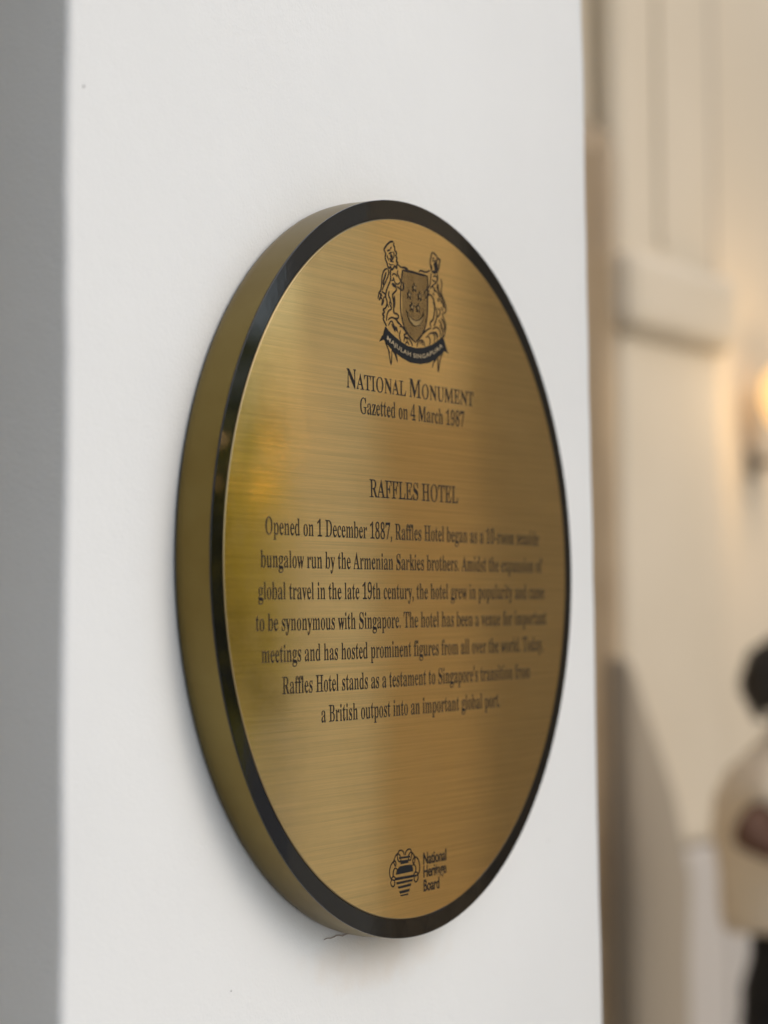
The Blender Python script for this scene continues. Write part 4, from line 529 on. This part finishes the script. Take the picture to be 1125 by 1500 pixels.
def shrub(loc, w_, d_, h_, n, seed, label, base_h=.1):
    rnd = random.Random(seed); root = empty('garden_shrub', loc); tag(root, label, 'shrub')
    vs, fs = [], []
    for i in range(n):
        while True:
            x, y, z = rnd.uniform(-1,1), rnd.uniform(-1,1), rnd.uniform(-1,1)
            if .25 < x*x+y*y+z*z < 1 + .25*rnd.random(): break
        c = Vector(loc) + Vector((x*w_/2, y*d_/2, base_h + (z+1)/2*h_)); s = rnd.uniform(.04, .085)
        a = Vector((rnd.uniform(-1,1), rnd.uniform(-1,1), rnd.uniform(-.6,.6))).normalized(); t = a.cross(Vector((rnd.uniform(-1,1), rnd.uniform(-1,1), rnd.uniform(-1,1)))).normalized()
        k = len(vs); vs += [c - a*s, c + t*s*.45, c + a*s, c - t*s*.45 + Vz*s*.15]; fs.append((k, k+1, k+2, k+3))
    link('foliage', mesh('foliage', vs, fs), M_leaf, root)
    bm = bmesh.new(); bmesh.ops.create_cone(bm, segments=8, radius1=.05, radius2=.015, depth=h_*.8, matrix=Matrix.Translation(Vector(loc) + Vz*(h_*.4))); bm_obj('stem', bm, M_bark, root)
def gp(yaw, d): 
    a = math.radians(yaw); p = MV + Vector((math.sin(a), math.cos(a), 0)) * d; return (p.x, p.y, 0)
shrub(gp(64.6, 11.0), 3.0, 2.2, 2.9, 7000, 1, 'tall leafy tree-like shrub across the forecourt, behind the low wall')
shrub(gp(72.5, 13.0), 2.4, 1.8, 3.4, 3000, 2, 'broad leafy shrub farther along the forecourt edge')
shrub(gp(81, 13), 2.4, 1.8, 2.6, 2200, 3, 'low wide shrub at the open end of the forecourt')
def potted(loc, seed):
    "broad-leaved plant in a white tub: every leaf group bends out from the stem"
    rnd = random.Random(seed); root = empty('potted_plant', loc); tag(root, 'broad-leaved yellow-green plant in a white tub beside the pale post', 'plant')
    vs, fs = [], []
    for i in range(60):
        z0 = rnd.uniform(1.66, 2.02); a = rnd.uniform(0, 2*math.pi); L = rnd.uniform(.16, .34); wd = L * rnd.uniform(.16, .26); rise = rnd.uniform(-.1, .9)
        d = Vector((math.cos(a), math.sin(a), 0)); side = Vector((-d.y, d.x, 0)); k = len(vs)
        for j in range(6):
            t = j / 5; c = Vector(loc) + Vz*(z0 + L*(rise*t - .8*t*t)) + d*(L*t + .02); ww = wd*math.sin(math.pi*min(.97, t*.9+.06))
            vs += [c - side*ww/2, c + Vz*(-.006), c + side*ww/2]
        for j in range(5):
            for q in (0, 1): fs.append((k+3*j+q, k+3*j+q+1, k+3*j+q+4, k+3*j+q+3))
    o = link('foliage', mesh('foliage', vs, fs), M_bleaf, root, True); o['kind'] = 'stuff'
    bm = bmesh.new(); bmesh.ops.create_cone(bm, segments=8, radius1=.03, radius2=.012, depth=1.5, matrix=Matrix.Translation(Vector(loc) + Vz*1.35)); bm_obj('stem', bm, M_bark, root)
    u_ = (Vector(loc) - C0).dot(U); n_ = (Vector(loc) - C0).dot(N)
    lathe_v('tub', [(.001,.002), (.15,.002), (.19,.55), (.21,.57), (.21,.62), (.18,.62), (.17,.58), (.001,.58)], u_, n_, mat('white_glazed_tub', (.8,.8,.8), .25)[0], root)
M_bleaf, nt, b = mat('yellow_green_leaf', (.2,.22,.03), .3); vary(nt, b, (.16,.18,.02), (.72,.66,.09), 5, lo=.34, hi=.54)
translucent(M_bleaf, (.80,.72,.12), .45)
potted(gp(63.8, 3.3), 5)
gw0, gn0 = ray(61.2, 8.3)
lw = box_obj('low_garden_wall', (gw0 - 2.0, gw0 + .8, gn0 + .35, gn0 + .55, .002, 1.33), mat('white_limewash', (.8,.8,.8), .6)[0]); tag(lw, 'low white garden wall in front of the shrubs across the forecourt', 'wall')
lpv = gp(63.0, 6.8); post = empty('lamp_post', lpv); tag(post, 'slim dark lamp post with a lit amber lantern across the forecourt', 'lamp post')
pu = (Vector(lpv) - C0).dot(U); pn = (Vector(lpv) - C0).dot(N); lz_ = EYE + .46
lathe_v('pole', [(.001,.0), (.06,.0), (.06,.05), (.02,.1), (.018, lz_-.16), (.045, lz_-.15), (.001, lz_-.145)], pu, pn, M_metal, post)
lathe_v('lantern_glass', [(.001, lz_-.14), (.040, lz_-.13), (.050, lz_-.03), (.020, lz_+.05), (.001, lz_+.07)], pu, pn, M_amber, post)
lathe_v('cap', [(.001, lz_+.071), (.03, lz_+.075), (.006, lz_+.12), (.001, lz_+.13)], pu, pn, M_metal, post)

# ------------------------------------------------------------------ person standing by the wall, facing right
M_skin = mat('brown_skin', (.10,.043,.02), .7)[0]
M_hair = mat('black_hair', (.008,.007,.007), .5)[0]
M_shirt, nt, b = mat('cream_cotton', (.70,.60,.45), .9); noise_bump(nt, b, 25, .3, .01)
M_trouser = mat('black_trouser_cloth', (.008,.008,.009), .9)[0]
M_shoe = mat('black_leather', (.01,.01,.01), .35)[0]
M_eye = mat('eye_white', (.6,.6,.58), .3)[0]; M_lip = mat('lips', (.22,.07,.05), .5)[0]
PP = Vector((.875, 5.18, 0))
person = empty('person', PP)
tag(person, 'person with short black hair, cream shirt and black trousers standing at the right edge', 'person')
def skin_obj(name, verts, edges, radii, material, parent, root=0, sub=2):
    me = bpy.data.meshes.new(name); me.from_pydata([tuple(PP + Vector(v)) for v in verts], edges, []); me.update()
    o = bpy.data.objects.new(name, me); COL.objects.link(o)
    md = o.modifiers.new('s', 'SKIN'); md.use_smooth_shade = True; md.branch_smoothing = .6
    if not me.skin_vertices: me.attributes.new('skin', 'FLOAT', 'POINT') if False else None
    for i, r_ in enumerate(radii):
        sv = me.skin_vertices[0].data[i]; sv.radius = (r_, r_) if isinstance(r_, float) else r_; sv.use_root = (i == root)
    sb = o.modifiers.new('u', 'SUBSURF'); sb.levels = sub; sb.render_levels = sub
    dg = bpy.context.evaluated_depsgraph_get(); m2 = bpy.data.meshes.new_from_object(o.evaluated_get(dg)); m2.name = name
    bpy.data.objects.remove(o)
    return link(name, m2, material, parent, True)
def loft(name, rings, material, parent, seg=20, caps=True):
    vs, fs = [], []
    for i, (c, rx, ry) in enumerate(rings):
        c = Vector(c); a = Vector(rings[max(0,i-1)][0]); d = Vector(rings[min(len(rings)-1,i+1)][0]); ax = (d - a).normalized()
        e1 = Vector((1,0,0)) - ax * ax.x
        e1 = e1.normalized() if e1.length > .2 else (Vector((0,0,1)) - ax*ax.z).normalized()
        e2 = ax.cross(e1)
        for s in range(seg):
            t = 2*math.pi*s/seg; wob = 1 + .035*math.sin(3*t + i*1.7) + .02*math.sin(7*t - i*2.3)
            vs.append(PP + c + e1*rx*wob*math.cos(t) + e2*ry*wob*math.sin(t))
    for i in range(len(rings)-1):
        for s in range(seg): fs.append((i*seg+s, i*seg+(s+1)%seg, (i+1)*seg+(s+1)%seg, (i+1)*seg+s))
    if caps: fs += [tuple(range(seg))[::-1], tuple(range((len(rings)-1)*seg, len(rings)*seg))]
    me = mesh(name, vs, fs); o = link(name, me, material, parent, True)
    return o
bv, be, br = [], [], []
def bn(v, r_, par=None):
    bv.append(v); br.append(float(r_))
    if par is not None: be.append((par, len(bv)-1))
    return len(bv) - 1
pel = bn((0,0,.98), .11); sp_ = bn((0,0,1.12), .10, pel); ch = bn((0,0,1.28), .11, sp_); nb = bn((-.005,0,1.405), .07, ch)
nk = bn((.0,0,1.46), .058, nb); sk = bn((.022,0,1.580), .100, nk); cr_ = bn((.045,0,1.622), .080, sk)
fc = bn((.105,0,1.557), .058, sk); jw = bn((.120,0,1.507), .040, fc); no = bn((.172,0,1.567), .012, fc)
for s in (-1, 1):
    er = bn((.045, s*.104, 1.572), .014, sk)
    sh = bn((-.005, s*.15, 1.375), .055, nb if False else ch); el = bn((-.165, -.33, 1.30) if s < 0 else (-.075, .33, 1.245), .036, sh); fm = bn((-.05, -.30, 1.262) if s < 0 else (.02, .285, 1.228), .036, el); wr = bn((.06 if s < 0 else .13, s*.255, 1.225), .024, fm); pa = bn((.19, s*.205, 1.21), .030, wr)
    for k, (dy, ln) in enumerate(((-.027,.060), (-.009,.070), (.010,.066), (.028,.050))):
        f1 = bn((.225, s*.20+dy, 1.215), .0095, pa); f2 = bn((.225+ln*.55, s*.195+dy, 1.203), .0085, f1); f3 = bn((.225+ln*.85, s*.192+dy, 1.180), .0075, f2)
    t1 = bn((.19, s*.205-s*.035, 1.235), .011, pa); t2 = bn((.225, s*.205-s*.045, 1.24), .009, t1)
    hp = bn((0, s*.09, .90), .085, pel); kn = bn((.015, s*.095, .49), .055, hp); an = bn((-.02, s*.10, .09), .038, kn); to = bn((.10, s*.11, .035), .032, an)
body = skin_obj('body', bv, be, br, M_skin, person)
# hair cap: back and top of the skull
bm = bmesh.new(); bmesh.ops.create_uvsphere(bm, u_segments=28, v_segments=18, radius=1)
for v in list(bm.verts):
    if v.co.x > .35 and v.co.z < .45: bm.verts.remove(v)
    elif v.co.z < (-.30 if v.co.x > -.1 else -.30 - (-.1 - v.co.x)*.75): bm.verts.remove(v)
for v in bm.verts:
    k = 1 + .05*math.sin(v.co.z*9 + v.co.y*7 + v.co.x*5)
    v.co = PP + Vector((.018 + v.co.x*.125*k, v.co.y*.104*k, 1.600 + v.co.z*(.108 if v.co.z > 0 else .125)*k))
hair = bm_obj('hair', bm, M_hair, person, True)
for s in (-1, 1):
    bm = bmesh.new(); bmesh.ops.create_uvsphere(bm, u_segments=10, v_segments=8, radius=.011, matrix=Matrix.Translation(PP + Vector((.150, s*.034, 1.587)))); bm_obj('eye', bm, M_eye, person, True)
bm = bmesh.new(); bmesh.ops.create_uvsphere(bm, u_segments=12, v_segments=8, radius=1, matrix=Matrix.Translation(PP + Vector((.158, 0, 1.530))) @ Matrix.Diagonal((.008,.024,.008,1))); bm_obj('mouth', bm, M_lip, person, True)
loft('shirt', [((-.01,0,1.085),.140,.165), ((-.015,0,1.12),.150,.178), ((-.015,0,1.2),.150,.182), ((-.018,0,1.28),.152,.195), ((-.02,0,1.34),.150,.198), ((-.015,0,1.385),.128,.190), ((-.008,0,1.42),.095,.140), ((-.004,0,1.45),.068,.072), ((.008,0,1.475),.058,.060)], M_shirt, person)
for s in (-1, 1):
    loft('sleeve', [((-.005, s*.11, 1.385),.075,.075), ((-.04 if s < 0 else -.02, s*.19, 1.37),.075,.078), ((-.075 if s < 0 else -.045, s*.235, 1.345),.068,.070), ((-.10 if s < 0 else -.062, s*.262, 1.325),.064,.066)], M_shirt, person)
loft('trousers', [((.01,0,1.11),.105,.150), ((.01,0,1.0),.108,.158), ((.005,0,.93),.115,.168), ((0,0,.85),.120,.165)], M_trouser, person)
for s in (-1, 1):
    loft('trouser_leg', [((0,s*.085,.90),.105,.085), ((.005,s*.09,.7),.09,.085), ((.012,s*.095,.49),.075,.075), ((0,s*.1,.3),.070,.070), ((-.015,s*.105,.08),.066,.066)], M_trouser, person)
    loft('shoe', [((-.085,s*.11,.045),.02,.03), ((-.06,s*.11,.045),.042,.040), ((.02,s*.112,.042),.040,.045), ((.11,s*.115,.034),.032,.047), ((.165,s*.116,.028),.012,.022)], M_shoe, person)
